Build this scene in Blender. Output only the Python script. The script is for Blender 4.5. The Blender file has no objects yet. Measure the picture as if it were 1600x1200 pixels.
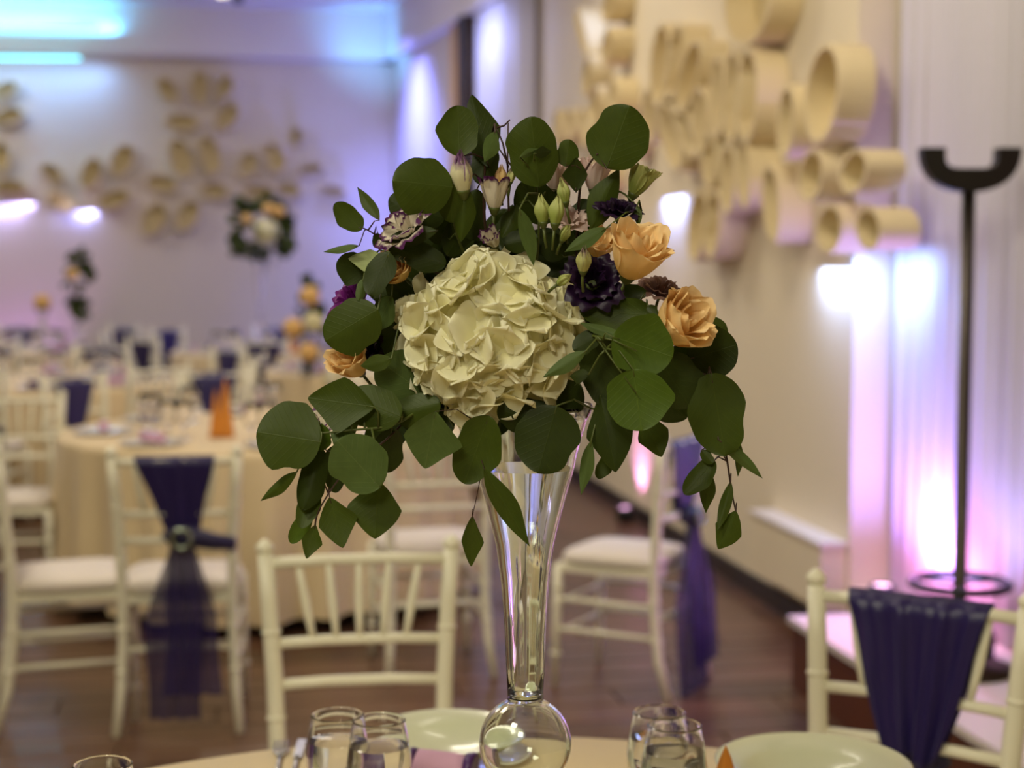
import bpy, bmesh, math, random
from mathutils import Vector, Matrix, noise
random.seed(7)
PI = math.pi
C = bpy.context.scene.collection
SC = bpy.context.scene
# ------------------------------------------------------------------ camera, world, exposure, large lights
F = 2403.0; PITCH = math.radians(4.45); CAMZ = 1.515
cd = bpy.data.cameras.new('camera'); cam = bpy.data.objects.new('camera', cd); C.objects.link(cam)
cam.location = (0, 0, CAMZ); cam.rotation_euler = (PI/2 - PITCH, 0, 0)
cd.sensor_width = 36; cd.lens = 36*F/1600; cd.clip_start = .05; cd.clip_end = 80
cd.dof.use_dof = True; cd.dof.focus_distance = 1.60; cd.dof.aperture_fstop = 3.5
SC.camera = cam
w = bpy.data.worlds.new('world'); SC.world = w; w.use_nodes = True
w.node_tree.nodes['Background'].inputs[0].default_value = (.5, .42, .32, 1)
w.node_tree.nodes['Background'].inputs[1].default_value = .3
SC.view_settings.view_transform = 'Standard'; SC.view_settings.look = 'None'
SC.view_settings.gamma = 1; SC.view_settings.use_curve_mapping = False
SC.view_settings.exposure = 0.0

def area(name, loc, aim, size, power, col, sy=None, spread=None):
    l = bpy.data.lights.new(name, 'AREA'); l.energy = power; l.color = col
    l.shape = 'RECTANGLE' if sy else 'SQUARE'; l.size = size
    if sy: l.size_y = sy
    if spread: l.spread = math.radians(spread)
    o = bpy.data.objects.new(name, l); C.objects.link(o); o.location = loc
    d = Vector(aim) - Vector(loc)
    o.rotation_euler = d.to_track_quat('-Z', 'Y').to_euler()
    return o
def spot(name, loc, aim, power, col, ang=60, blend=.6, rad=.04):
    l = bpy.data.lights.new(name, 'SPOT'); l.energy = power; l.color = col
    l.spot_size = math.radians(ang); l.spot_blend = blend; l.shadow_soft_size = rad
    o = bpy.data.objects.new(name, l); C.objects.link(o); o.location = loc
    o.rotation_euler = (Vector(aim) - Vector(loc)).to_track_quat('-Z', 'Y').to_euler()
    return o
WARM = (1, .90, .74); NEUT = (1, .93, .86); NEAR = (1, .95, .74)
# ceiling lamps of the hall and one added fill lamp (all under the ceiling, above the picture)
area('ceiling_and_fill_lamp', (-1.6, 0.2, 4.1), (-.3, 1.5, .75), .9, 86, NEAR)
area('ceiling_and_fill_lamp', (-.9, -1.8, 3.6), (-.1, 1.6, 1.2), .9, 52, NEAR)  # fill lamp added behind the camera to brighten the flowers from the front
area('ceiling_and_fill_lamp', (-2.6, 4.6, 4.1), (-2.2, 5, 0), 1.0, 56, WARM)
area('ceiling_and_fill_lamp', (-1.0, 8.5, 4.1), (-.2, 8.5, 0), 1.0, 50, WARM)
area('ceiling_and_fill_lamp', (-4.6, 9.5, 4.1), (-4.2, 10, 0), 1.2, 52, NEUT)
area('ceiling_and_fill_lamp', (-2.2, 12.6, 4.1), (-2.4, 13.6, 0), 1.2, 38, NEUT)
area('ceiling_and_fill_lamp', (-5.8, 14.0, 4.1), (-5.8, 14.8, 0), 1.2, 36, NEUT)
area('ceiling_and_fill_lamp', (.2, 4.6, 3.6), (1.3, 6.6, 1.6), .6, 26, WARM)

# ------------------------------------------------------------------ helpers
FW = Vector((0, math.cos(PITCH), -math.sin(PITCH))); UP = Vector((0, math.sin(PITCH), math.cos(PITCH)))
O = Vector((0, 0, CAMZ))
def ray(px, py):
    return FW + Vector((1, 0, 0))*((px-800)/F) + UP*((600-py)/F)
def at(px, py, Y):
    d = ray(px, py); return O + d*(Y/d.y)
def lin(c):
    def f(v):
        v /= 255.; return v/12.92 if v <= .04045 else ((v+.055)/1.055)**2.4
    return (f(c[0]), f(c[1]), f(c[2]), 1)
def link(o, parent=None):
    C.objects.link(o)
    if parent is not None: o.parent = parent
    return o
def tag(o, label=None, cat=None, group=None, kind=None):
    if label: o['label'] = label
    if cat: o['category'] = cat
    if group: o['group'] = group
    if kind: o['kind'] = kind
    return o
def empty(name, loc=(0, 0, 0), rz=0, label=None, cat=None, group=None):
    o = bpy.data.objects.new(name, None); C.objects.link(o); o.location = loc; o.rotation_euler = (0, 0, rz)
    o.empty_display_size = .05
    return tag(o, label, cat, group)
def mesh(name, verts, faces, mat, smooth=True):
    me = bpy.data.meshes.new(name); me.from_pydata([tuple(v) for v in verts], [], faces); me.update()
    if mat: me.materials.append(mat)
    if smooth:
        me.polygons.foreach_set('use_smooth', [True]*len(me.polygons))
    return me
class MB:
    def __init__(s): s.v = []; s.f = []
    def add(s, v, f):
        n = len(s.v); s.v += [Vector(x) for x in v]; s.f += [tuple(i+n for i in q) for q in f]; return s
    def box(s, a, b, bev=0):
        x0, y0, z0 = a; x1, y1, z1 = b
        v = [(x0,y0,z0),(x1,y0,z0),(x1,y1,z0),(x0,y1,z0),(x0,y0,z1),(x1,y0,z1),(x1,y1,z1),(x0,y1,z1)]
        return s.add(v, [(0,3,2,1),(4,5,6,7),(0,1,5,4),(1,2,6,5),(2,3,7,6),(3,0,4,7)])
    def prism(s, poly, z0, z1):
        n = len(poly); v = [(p[0], p[1], z0) for p in poly] + [(p[0], p[1], z1) for p in poly]
        f = [tuple(reversed(range(n))), tuple(range(n, 2*n))] + [(i, (i+1)%n, n+(i+1)%n, n+i) for i in range(n)]
        return s.add(v, f)
    def tube(s, pts, rads, n=8):
        pts = [Vector(p) for p in pts]
        if not hasattr(rads, '__len__'): rads = [rads]*len(pts)
        v = []; f = []; nrm = None
        for i, p in enumerate(pts):
            t = (pts[min(i+1, len(pts)-1)] - pts[max(i-1, 0)])
            if t.length < 1e-9: t = Vector((0, 0, 1))
            t.normalize()
            if nrm is None:
                nrm = t.orthogonal().normalized()
            else:
                nrm = nrm - t*nrm.dot(t)
                nrm = nrm.normalized() if nrm.length > 1e-6 else t.orthogonal().normalized()
            b = t.cross(nrm)
            for k in range(n):
                a = 2*PI*k/n; v.append(p + (nrm*math.cos(a) + b*math.sin(a))*rads[i])
        for i in range(len(pts)-1):
            for k in range(n):
                f.append((i*n+k, i*n+(k+1)%n, (i+1)*n+(k+1)%n, (i+1)*n+k))
        f.append(tuple(reversed(range(n)))); f.append(tuple(range((len(pts)-1)*n, len(pts)*n)))
        return s.add(v, f)
    def lathe(s, prof, n=32, c=(0, 0), caps=True, wob=None):
        v = []; f = []
        for r, z in prof:
            for k in range(n):
                a = 2*PI*k/n; q = r*(wob(a, z) if wob else 1)
                v.append((c[0]+q*math.cos(a), c[1]+q*math.sin(a), z))
        for i in range(len(prof)-1):
            for k in range(n): f.append((i*n+k, i*n+(k+1)%n, (i+1)*n+(k+1)%n, (i+1)*n+k))
        if caps:
            if prof[0][0] > 1e-5: f.append(tuple(reversed(range(n))))
            if prof[-1][0] > 1e-5: f.append(tuple(range((len(prof)-1)*n, len(prof)*n)))
        return s.add(v, f)
    def build(s, name, mat, parent=None, smooth=True, loc=None):
        o = bpy.data.objects.new(name, mesh(name, s.v, s.f, mat, smooth))
        link(o, parent)
        if loc is not None: o.location = loc
        return o
def autosmooth(o, ang=40):
    try: o.data.set_sharp_from_angle(angle=math.radians(ang))
    except Exception: pass
    return o
def copy_tree(o, parent=None):
    c = o.copy(); C.objects.link(c); c.parent = parent
    for ch in list(o.children): copy_tree(ch, c)
    return c

# ------------------------------------------------------------------ materials
def newmat(name):
    m = bpy.data.materials.new(name); m.use_nodes = True; nt = m.node_tree
    return m, nt, nt.nodes['Principled BSDF'], nt.nodes['Material Output']
def noisy(name, c, rough=.5, var=.12, scale=8, bump=.0, bscale=60, spec=.5, sheen=0, metal=0, coat=0, coord='Object'):
    m, nt, b, out = newmat(name)
    tc = nt.nodes.new('ShaderNodeTexCoord'); n = nt.nodes.new('ShaderNodeTexNoise'); n.inputs['Scale'].default_value = scale
    n.inputs['Detail'].default_value = 4
    nt.links.new(tc.outputs[coord], n.inputs['Vector'])
    mx = nt.nodes.new('ShaderNodeMix'); mx.data_type = 'RGBA'
    c = lin(c); mx.inputs[6].default_value = tuple(v*(1-var) for v in c[:3])+(1,); mx.inputs[7].default_value = tuple(min(1, v*(1+var)) for v in c[:3])+(1,)
    nt.links.new(n.outputs['Fac'], mx.inputs[0]); nt.links.new(mx.outputs[2], b.inputs['Base Color'])
    b.inputs['Roughness'].default_value = rough; b.inputs['Specular IOR Level'].default_value = spec
    b.inputs['Metallic'].default_value = metal; b.inputs['Sheen Weight'].default_value = sheen
    b.inputs['Coat Weight'].default_value = coat
    if bump:
        n2 = nt.nodes.new('ShaderNodeTexNoise'); n2.inputs['Scale'].default_value = bscale; n2.inputs['Detail'].default_value = 3
        nt.links.new(tc.outputs[coord], n2.inputs['Vector'])
        bp = nt.nodes.new('ShaderNodeBump'); bp.inputs['Strength'].default_value = bump; bp.inputs['Distance'].default_value = .01
        nt.links.new(n2.outputs['Fac'], bp.inputs['Height']); nt.links.new(bp.outputs['Normal'], b.inputs['Normal'])
    return m
def translucent(m, c, amount):
    nt = m.node_tree; b = nt.nodes['Principled BSDF']; out = nt.nodes['Material Output']
    t = nt.nodes.new('ShaderNodeBsdfTranslucent'); t.inputs[0].default_value = lin(c)
    mx = nt.nodes.new('ShaderNodeMixShader'); mx.inputs[0].default_value = amount
    nt.links.new(b.outputs[0], mx.inputs[1]); nt.links.new(t.outputs[0], mx.inputs[2]); nt.links.new(mx.outputs[0], out.inputs[0])
    return m
def seethrough(m, amount):
    nt = m.node_tree; out = nt.nodes['Material Output']; src = out.inputs[0].links[0].from_socket
    t = nt.nodes.new('ShaderNodeBsdfTransparent'); mx = nt.nodes.new('ShaderNodeMixShader'); mx.inputs[0].default_value = amount
    nt.links.new(src, mx.inputs[1]); nt.links.new(t.outputs[0], mx.inputs[2]); nt.links.new(mx.outputs[0], out.inputs[0])
    return m
def glass(name, c=(255, 255, 255), ior=1.45, rough=0.0):
    m, nt, b, out = newmat(name)
    b.inputs['Base Color'].default_value = lin(c); b.inputs['Roughness'].default_value = rough
    b.inputs['Transmission Weight'].default_value = 1; b.inputs['IOR'].default_value = ior
    return m
def emit(name, c, s):
    m, nt, b, out = newmat(name); b.inputs['Base Color'].default_value = (0, 0, 0, 1)
    b.inputs['Emission Color'].default_value = lin(c); b.inputs['Emission Strength'].default_value = s
    return m
M = {}
M['wall'] = noisy('wall_paint', (222, 209, 180), .75, .04, 1.5, .08, 90)
M['wallback'] = noisy('back_wall_paint', (212, 200, 182), .75, .04, 1.2, .08, 60)
M['ceil'] = noisy('ceiling_paint', (222, 214, 205), .8, .03, 1)
M['base'] = noisy('dark_baseboard', (38, 28, 22), .45, .2, 12)
M['riser'] = noisy('brown_riser', (92, 46, 22), .5, .25, 9)
M['ledge'] = noisy('white_ledge', (225, 215, 205), .35, .04, 6)
M['white'] = noisy('painted_white_wood', (240, 235, 208), .38, .05, 14, .05, 120)
M['cushion'] = noisy('cream_cushion', (226, 215, 200), .8, .05, 12, .15, 200, sheen=.3)
M['cloth'] = noisy('cream_tablecloth', (222, 200, 155), .8, .04, 7, .12, 260, sheen=.2)
M['tan'] = translucent(noisy('tan_drape', (206, 160, 98), .8, .1, 20, .1, 200, sheen=.3), (190, 150, 98), .15)
M['sheer'] = translucent(noisy('sheer_curtain', (232, 228, 228), .8, .03, 30), (230, 225, 230), .35)
M['purple'] = noisy('purple_organza', (34, 21, 84), .38, .3, 5, .1, 150, spec=.5, sheen=.12)
M['purple_back'] = noisy('dark_purple_organza', (24, 15, 58), .5, .3, 5, .1, 150, sheen=.08)
seethrough(M['purple'], .10)
M['tail'] = seethrough(noisy('sheer_purple_organza', (38, 24, 84), .45, .3, 5, sheen=.12), .22)
M['brooch'] = noisy('brooch_metal', (150, 160, 140), .25, .2, 40, metal=.9)
M['black'] = noisy('black_metal', (10, 10, 11), .45, .2, 20)
M['pole'] = noisy('brushed_steel_pole', (78, 72, 64), .35, .1, 60, metal=.75)
M['glass'] = glass('clear_glass')
M['vase'] = glass('vase_glass', (248, 252, 246), 1.5)
M['water'] = glass('water', (250, 252, 250), 1.33)
M['silver'] = noisy('silver_cutlery', (190, 190, 188), .2, .05, 30, metal=1)
M['bowl'] = noisy('pale_green_glaze', (214, 218, 184), .22, .03, 6, coat=.4)
M['china'] = noisy('white_china', (230, 226, 214), .2, .02, 6, coat=.4)
M['pink'] = noisy('pink_napkin', (206, 160, 186), .8, .06, 30, .1, 200)
M['plum'] = noisy('plum_ribbon', (66, 18, 92), .45, .15, 20)
M['orange'] = noisy('orange_napkin', (214, 138, 48), .8, .12, 30, .1, 200)
M['bulb'] = emit('lit_bulb', (255, 240, 215), 3.2)
M['cyan'] = emit('cyan_led', (120, 235, 255), 4.0)
M['pinkled'] = emit('pink_led', (255, 190, 235), 6.0)
M['blueled'] = emit('blue_led', (190, 225, 255), 5.0)
M['stem'] = noisy('leaf_stem', (74, 84, 26), .5, .2, 30)
M['stemred'] = noisy('reddish_stem', (58, 34, 22), .5, .2, 30)
M['filler'] = noisy('dark_gap_filler', (16, 26, 8), .9, .3, 30)

def leafmat(name, c, vein, rough=.5, trans=.12):
    m, nt, b, out = newmat(name)
    tc = nt.nodes.new('ShaderNodeTexCoord'); sx = nt.nodes.new('ShaderNodeSeparateXYZ'); nt.links.new(tc.outputs['Object'], sx.inputs[0])
    def mth(op, a, bb=None):
        k = nt.nodes.new('ShaderNodeMath'); k.operation = op
        for i, q in enumerate((a, bb)):
            if q is None: continue
            if isinstance(q, (int, float)): k.inputs[i].default_value = q
            else: nt.links.new(q, k.inputs[i])
        return k.outputs[0]
    ay = mth('ABSOLUTE', sx.outputs[1])
    mid = mth('SUBTRACT', 1, mth('MINIMUM', mth('MULTIPLY', ay, 90), 1))
    ph = mth('SUBTRACT', mth('MULTIPLY', sx.outputs[0], 9), mth('MULTIPLY', ay, 7))
    side = mth('POWER', mth('ABSOLUTE', mth('COSINE', mth('MULTIPLY', ph, 3.1416))), 60)
    v = mth('MINIMUM', mth('ADD', mth('MULTIPLY', mid, .55), mth('MULTIPLY', side, .16)), 1)
    n = nt.nodes.new('ShaderNodeTexNoise'); n.inputs['Scale'].default_value = 5; n.inputs['Detail'].default_value = 5
    nt.links.new(tc.outputs['Object'], n.inputs['Vector'])
    m1 = nt.nodes.new('ShaderNodeMix'); m1.data_type = 'RGBA'; cl = lin(c)
    m1.inputs[6].default_value = tuple(x*.78 for x in cl[:3])+(1,); m1.inputs[7].default_value = tuple(x*1.22 for x in cl[:3])+(1,)
    nt.links.new(n.outputs['Fac'], m1.inputs[0])
    m2 = nt.nodes.new('ShaderNodeMix'); m2.data_type = 'RGBA'; m2.inputs[7].default_value = lin(vein)
    nt.links.new(v, m2.inputs[0]); nt.links.new(m1.outputs[2], m2.inputs[6]); nt.links.new(m2.outputs[2], b.inputs['Base Color'])
    b.inputs['Roughness'].default_value = rough; b.inputs['Specular IOR Level'].default_value = .25
    bp = nt.nodes.new('ShaderNodeBump'); bp.inputs['Strength'].default_value = .25; bp.inputs['Distance'].default_value = .002
    nt.links.new(v, bp.inputs['Height']); nt.links.new(bp.outputs[0], b.inputs['Normal'])
    t = nt.nodes.new('ShaderNodeBsdfTranslucent'); t.inputs[0].default_value = lin((c[0]+25, c[1]+35, c[2]))
    mx = nt.nodes.new('ShaderNodeMixShader'); mx.inputs[0].default_value = trans
    nt.links.new(b.outputs[0], mx.inputs[1]); nt.links.new(t.outputs[0], mx.inputs[2]); nt.links.new(mx.outputs[0], out.inputs[0])
    return m
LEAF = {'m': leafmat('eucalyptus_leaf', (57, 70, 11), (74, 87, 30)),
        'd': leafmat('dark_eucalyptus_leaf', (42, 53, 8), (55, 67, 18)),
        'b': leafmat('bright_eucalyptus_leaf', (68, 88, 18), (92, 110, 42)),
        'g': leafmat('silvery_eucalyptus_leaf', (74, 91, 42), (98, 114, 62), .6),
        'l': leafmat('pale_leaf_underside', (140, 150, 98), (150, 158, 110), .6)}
def rimmat(name, c, rimc, p0, p1, trans=.25, rough=.55):
    """petal: pigment c turning to rimc towards the petal edge (attribute 'rim' 0..1)"""
    m, nt, b, out = newmat(name)
    a = nt.nodes.new('ShaderNodeAttribute'); a.attribute_name = 'rim'
    tc = nt.nodes.new('ShaderNodeTexCoord'); n = nt.nodes.new('ShaderNodeTexNoise'); n.inputs['Scale'].default_value = 160; n.inputs['Detail'].default_value = 3
    nt.links.new(tc.outputs['Object'], n.inputs['Vector'])
    ad = nt.nodes.new('ShaderNodeMath'); ad.operation = 'MULTIPLY_ADD'; ad.inputs[1].default_value = .35
    nt.links.new(n.outputs['Fac'], ad.inputs[0]); nt.links.new(a.outputs['Fac'], ad.inputs[2])
    mr = nt.nodes.new('ShaderNodeMapRange'); mr.inputs[1].default_value = p0+.17; mr.inputs[2].default_value = p1+.17
    nt.links.new(ad.outputs[0], mr.inputs[0])
    mx = nt.nodes.new('ShaderNodeMix'); mx.data_type = 'RGBA'; mx.inputs[6].default_value = lin(c); mx.inputs[7].default_value = lin(rimc)
    nt.links.new(mr.outputs[0], mx.inputs[0]); nt.links.new(mx.outputs[2], b.inputs['Base Color'])
    b.inputs['Roughness'].default_value = rough; b.inputs['Specular IOR Level'].default_value = .3
    t = nt.nodes.new('ShaderNodeBsdfTranslucent'); nt.links.new(mx.outputs[2], t.inputs[0])
    ms = nt.nodes.new('ShaderNodeMixShader'); ms.inputs[0].default_value = trans
    nt.links.new(b.outputs[0], ms.inputs[1]); nt.links.new(t.outputs[0], ms.inputs[2]); nt.links.new(ms.outputs[0], out.inputs[0])
    return m
P = {'hyd': rimmat('hydrangea_petal', (240, 234, 184), (244, 241, 214), .2, 1, .36),
     'rose': rimmat('peach_rose_petal', (242, 200, 124), (248, 216, 160), .3, 1, .25),
     'lis': rimmat('white_petal_purple_edge', (226, 216, 196), (84, 30, 84), .80, .93, .25),
     'lil': rimmat('white_petal_lilac_tip', (222, 216, 176), (118, 78, 118), .6, .85, .2),
     'pur': rimmat('deep_purple_petal', (22, 6, 28), (32, 9, 42), .2, 1, .06, .45),
     'mag': rimmat('magenta_purple_petal', (92, 20, 92), (110, 30, 112), .2, 1, .12, .45),
     'mauve': rimmat('faded_mauve_petal', (120, 92, 96), (150, 120, 110), .2, 1, .15),
     'wht': rimmat('white_pink_petal', (228, 208, 196), (222, 196, 190), .2, 1, .3),
     'bud': rimmat('green_bud_petal', (150, 162, 78), (186, 188, 120), .3, 1, .15),
     'pbud': rimmat('pale_bud_petal', (196, 196, 128), (150, 128, 124), .72, .95, .2)}

# ------------------------------------------------------------------ the room
TA = .1763; WX = 2.3505                     # right wall runs on X = WX - TA*Y
CA, SA = math.cos(math.radians(10)), math.sin(math.radians(10))
NIN = Vector((-CA, -SA, 0))                 # its normal into the hall
def rw(Y, off=0, z=0):
    return Vector((WX - TA*Y, Y, z)) + NIN*off
def hit_right(px, py, off=0):
    d = ray(px, py); p0 = rw(5, off)
    t = (p0 - O).dot(NIN)/d.dot(NIN); return O + d*t
BU = Vector((CA, SA, 0)); BN = Vector((SA, -CA, 0))   # back wall runs along BU, faces BN
BEND = rw(12.0); CORNER = Vector((-1.31, 17.0, 0))
def bw(s, off=0, z=0):
    return CORNER + BU*s + BN*off + Vector((0, 0, z))
def hit_back(px, py, off=0):
    d = ray(px, py); p0 = bw(0, off)
    t = (p0 - O).dot(BN)/d.dot(BN); return O + d*t
ZC = 4.2
def slab(name, a, b, z0, z1, th, mat, side):      # wall from a to b, thickness th towards 'side' vector
    a = Vector(a); b = Vector(b); m = MB(); o = Vector(side).normalized()*th
    m.prism([(a.x, a.y), (b.x, b.y), ((b+o).x, (b+o).y), ((a+o).x, (a+o).y)], z0, z1)
    return tag(m.build(name, mat, smooth=False), kind='structure')
AN = (BEND-CORNER).normalized(); ANO = Vector((-AN.y, AN.x, 0))
if ANO.x < 0: ANO = -ANO                              # outwards of the angled wall
LEFT = bw(-9.5)
slab('wall_back', LEFT, CORNER + BU*.3, 0, ZC, .2, M['wallback'], -BN)
slab('wall_corner', CORNER, BEND, 0, ZC, .2, M['wallback'], ANO)
YB1, YB2 = 5.90, 4.18
slab('wall_right', BEND, rw(YB1), 0, ZC, .2, M['wall'], -NIN)
slab('wall_right', rw(YB2), rw(-4), 0, ZC, .2, M['wall'], -NIN)
slab('wall_niche', rw(YB1+.2, -.3), rw(YB2-.2, -.3), 0, ZC, .1, M['wall'], -NIN)
slab('wall_niche', rw(YB1, -.2), rw(YB1, -.3), 0, ZC, .2, M['wall'], (0, 1, 0))
slab('wall_niche', rw(YB2, -.2), rw(YB2, -.3), 0, ZC, .2, M['wall'], (0, -1, 0))
RL = rw(-4) - BU*11.5
slab('wall_rear', rw(-4), RL, 0, ZC, .2, M['wall'], BN)
slab('wall_left', LEFT, RL, 0, ZC, .2, M['wall'], -BU)
m = MB(); m.prism([(-14, -7), (5, -7), (5, 21), (-14, 21)], ZC, ZC+.2)
tag(m.build('ceiling', M['ceil'], smooth=False), kind='structure')
# bulkhead along the back wall and soffit along the angled and right walls
m = MB(); a = bw(-9.5); b = bw(.05); c = bw(.05, .28); d = bw(-9.5, .28)
m.prism([(a.x, a.y), (b.x, b.y), (c.x, c.y), (d.x, d.y)], 3.7, ZC)
tag(m.build('trim_1', M['ceil'], smooth=False), kind='structure')
m = MB(); a = CORNER; b = BEND; o = -ANO*.14
m.prism([(a.x, a.y), (b.x, b.y), ((b+o).x, (b+o).y), ((a+o).x, (a+o).y)], 3.7, ZC)
a = BEND; b = rw(-4); o = NIN*.14
m.prism([(a.x, a.y), (b.x, b.y), ((b+o).x, (b+o).y), ((a+o).x, (a+o).y)], 3.7, ZC)
tag(m.build('trim_2', M['ceil'], smooth=False), kind='structure')
# thin shadow-gap moulding around the back wall panel (right edge strip)
m = MB(); a = bw(-.10, 0); b = bw(-.04, 0); c = bw(-.04, .03); d = bw(-.10, .03)
m.prism([(a.x, a.y), (b.x, b.y), (c.x, c.y), (d.x, d.y)], 0, 3.7)
tag(m.build('trim_3', M['wallback'], smooth=False), kind='structure')
# baseboard
m = MB(); a = BEND; b = rw(YB1-.4); o = NIN*.02
m.prism([(a.x, a.y), (b.x, b.y), ((b+o).x, (b+o).y), ((a+o).x, (a+o).y)], 0, .09)
tag(m.build('baseboard_right', M['base'], smooth=False), kind='structure')
# floor with individually laid boards where they can be told apart
def woodmat(name, c):
    m, nt, b, out = newmat(name)
    tc = nt.nodes.new('ShaderNodeTexCoord'); mp = nt.nodes.new('ShaderNodeMapping'); mp.inputs['Scale'].default_value = (1.2, 14, 1)
    oi = nt.nodes.new('ShaderNodeObjectInfo')
    nt.links.new(tc.outputs['Object'], mp.inputs[0])
    n = nt.nodes.new('ShaderNodeTexNoise'); n.inputs['Scale'].default_value = 2.2; n.inputs['Detail'].default_value = 6; n.noise_dimensions = '4D'
    nt.links.new(mp.outputs[0], n.inputs['Vector'])
    mw = nt.nodes.new('ShaderNodeMath'); mw.operation = 'MULTIPLY'; mw.inputs[1].default_value = 20
    nt.links.new(oi.outputs['Random'], mw.inputs[0]); nt.links.new(mw.outputs[0], n.inputs['W'])
    mx = nt.nodes.new('ShaderNodeMix'); mx.data_type = 'RGBA'; c1 = lin(c)
    mx.inputs[6].default_value = tuple(x*.6 for x in c1[:3])+(1,); mx.inputs[7].default_value = tuple(x*1.4 for x in c1[:3])+(1,)
    nt.links.new(n.outputs['Fac'], mx.inputs[0])
    hs = nt.nodes.new('ShaderNodeHueSaturation'); mr = nt.nodes.new('ShaderNodeMapRange'); mr.inputs[3].default_value = .7; mr.inputs[4].default_value = 1.25
    nt.links.new(oi.outputs['Random'], mr.inputs[0]); nt.links.new(mr.outputs[0], hs.inputs['Value'])
    nt.links.new(mx.outputs[2], hs.inputs['Color']); nt.links.new(hs.outputs[0], b.inputs['Base Color'])
    b.inputs['Roughness'].default_value = .34; b.inputs['Coat Weight'].default_value = .15
    return m
M['floor'] = woodmat('floor_wood', (92, 62, 42))
m = MB(); m.prism([(-14, -7), (5, -7), (5, 21), (-14, 21)], -.1, -.012)
floor = tag(m.build('floor', M['floor'], smooth=False), kind='structure')
bl, bwid = 1.38, .19
me = MB(); e = .002
me.add([(e, e, -.012), (bl-e, e, -.012), (bl-e, bwid-e, -.012), (e, bwid-e, -.012),
        (e+.003, e+.003, 0), (bl-e-.003, e+.003, 0), (bl-e-.003, bwid-e-.003, 0), (e+.003, bwid-e-.003, 0)],
       [(4,5,6,7), (0,1,5,4), (1,2,6,5), (2,3,7,6), (3,0,4,7)])
bmesh0 = mesh('floor_board', me.v, me.f, M['floor'], False)
rot = Matrix.Rotation(math.radians(10), 4, 'Z')
for j in range(46):
    for i in range(7):
        x = (i-5)*bl + (j*.61 % 1)*bl; y = 2.6 + j*bwid
        p = rot @ Vector((x, y, 0))
        if p.x > WX - TA*p.y - .1 and False: continue
        px = 800 + F*p.x/max(p.y, .5)
        if px > 1500 or px < -650: continue
        o = bpy.data.objects.new('floor_board', bmesh0); link(o, floor); o.location = p; o.rotation_euler = (0, 0, math.radians(10))
rest = MB(); rest_rows = 0
for j in range(46, 76):
    for i in range(12):
        x = (i-9)*bl + (j*.61 % 1)*bl; y = 2.6 + j*bwid
        vs = [rot @ (v + Vector((x, y, 0))) for v in me.v]
        rest.add(vs, me.f)
tag(rest.build('floor_boards', M['floor'], floor, smooth=False), kind='stuff')

# low platform in the curtained bay, boxed ledge on the wall
m = MB(); pl = [rw(5.5, .38), rw(5.5, -.0), rw(YB1, -.0), rw(YB1, -.3), rw(3.0, -.3) if False else rw(YB2, -.3), rw(YB2, 0), rw(2.6, 0), rw(2.6, .38)]
m.prism([(p.x, p.y) for p in pl], 0, .235)
plat = tag(m.build('trim_4', M['riser'], smooth=False), label='brown riser', kind='structure')
m = MB(); pl2 = [rw(5.5, .40), rw(5.5, 0), rw(YB1, 0), rw(YB1, -.3), rw(YB2, -.3), rw(YB2, 0), rw(2.6, 0), rw(2.6, .40)]
m.prism([(p.x, p.y) for p in pl2], .235, .26)
m.build('ledge_top', M['ledge'], plat, smooth=False)
m = MB(); pl = [rw(6.75, .105), rw(6.75, 0), rw(5.93, 0), rw(5.93, .105)]
m.prism([(p.x, p.y) for p in pl], .17, .42)
bx = tag(m.build('trim_5', M['wall'], smooth=False), kind='structure')
m = MB(); pl = [rw(6.76, .115), rw(6.76, 0), rw(5.92, 0), rw(5.92, .115)]
m.prism([(p.x, p.y) for p in pl], .42, .435)
m.build('cap_board', M['ledge'], bx, smooth=False)

# ------------------------------------------------------------------ curtains
def pleated(name, a, b, z0, z1, amp, waves, mat, parent=None, nz=6, nor=None, flare=0, loose=None):
    a = Vector(a); b = Vector(b); L = (b-a).length; t = (b-a).normalized(); nrm = nor or Vector((-t.y, t.x, 0))
    nx = waves*8; v = []; f = []
    for k in range(nz+1):
        q = k/nz; z = z0+(z1-z0)*q
        for i in range(nx+1):
            s = i/nx; ss = s
            if loose: ss = loose(s, q)
            ph = s*waves*2*PI + .5*math.sin(s*17+q*2)
            am = amp*(1+flare*(1-q))*(.7+.3*math.sin(s*23.+1.3))
            p = a + t*(L*ss) + nrm*(am*math.sin(ph)); v.append((p.x, p.y, z))
    n = nx+1
    for k in range(nz):
        for i in range(nx): f.append((k*n+i, k*n+i+1, (k+1)*n+i+1, (k+1)*n+i))
    o = bpy.data.objects.new(name, mesh(name, v, f, mat)); link(o, parent)
    md = o.modifiers.new('thick', 'SOLIDIFY'); md.thickness = .002
    return o
o = pleated('sheer_curtain', rw(YB1-.05, -.14), rw(YB2+.05, -.14), .27, 3.9, .022, 17, M['sheer'])
tag(o, 'floor-length white sheer curtain glowing violet behind the black coat stand', 'curtain')
o = pleated('drape', rw(4.50, -.02), rw(4.05, .02), .265, 3.9, .035, 5, M['tan'], flare=.4,
            loose=lambda s, q: s*(1 if q > .45 else 1) - (.75*max(0, .48-q)**1.0)*(1-s))
tag(o, 'tan drape hanging at the right end of the violet curtain', 'curtain')
def an(px, off=0):      # point on the angled wall under pixel column px
    d = ray(px, 413); p0 = CORNER - ANO*off
    t = (p0 - O).dot(ANO)/d.dot(ANO); q = O + d*t; q.z = 0; return q
o = pleated('drape', an(702, .08), an(733, .08), .02, 3.68, .03, 5, M['tan'])
tag(o, 'narrow tan drape by the far corner beside a black strip', 'curtain')
o = pleated('sheer_curtain', an(745, .06), an(835, .06), .02, 3.68, .03, 14, M['sheer'])
tag(o, 'white sheer curtain on the far angled wall behind the flowers', 'curtain')
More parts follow.
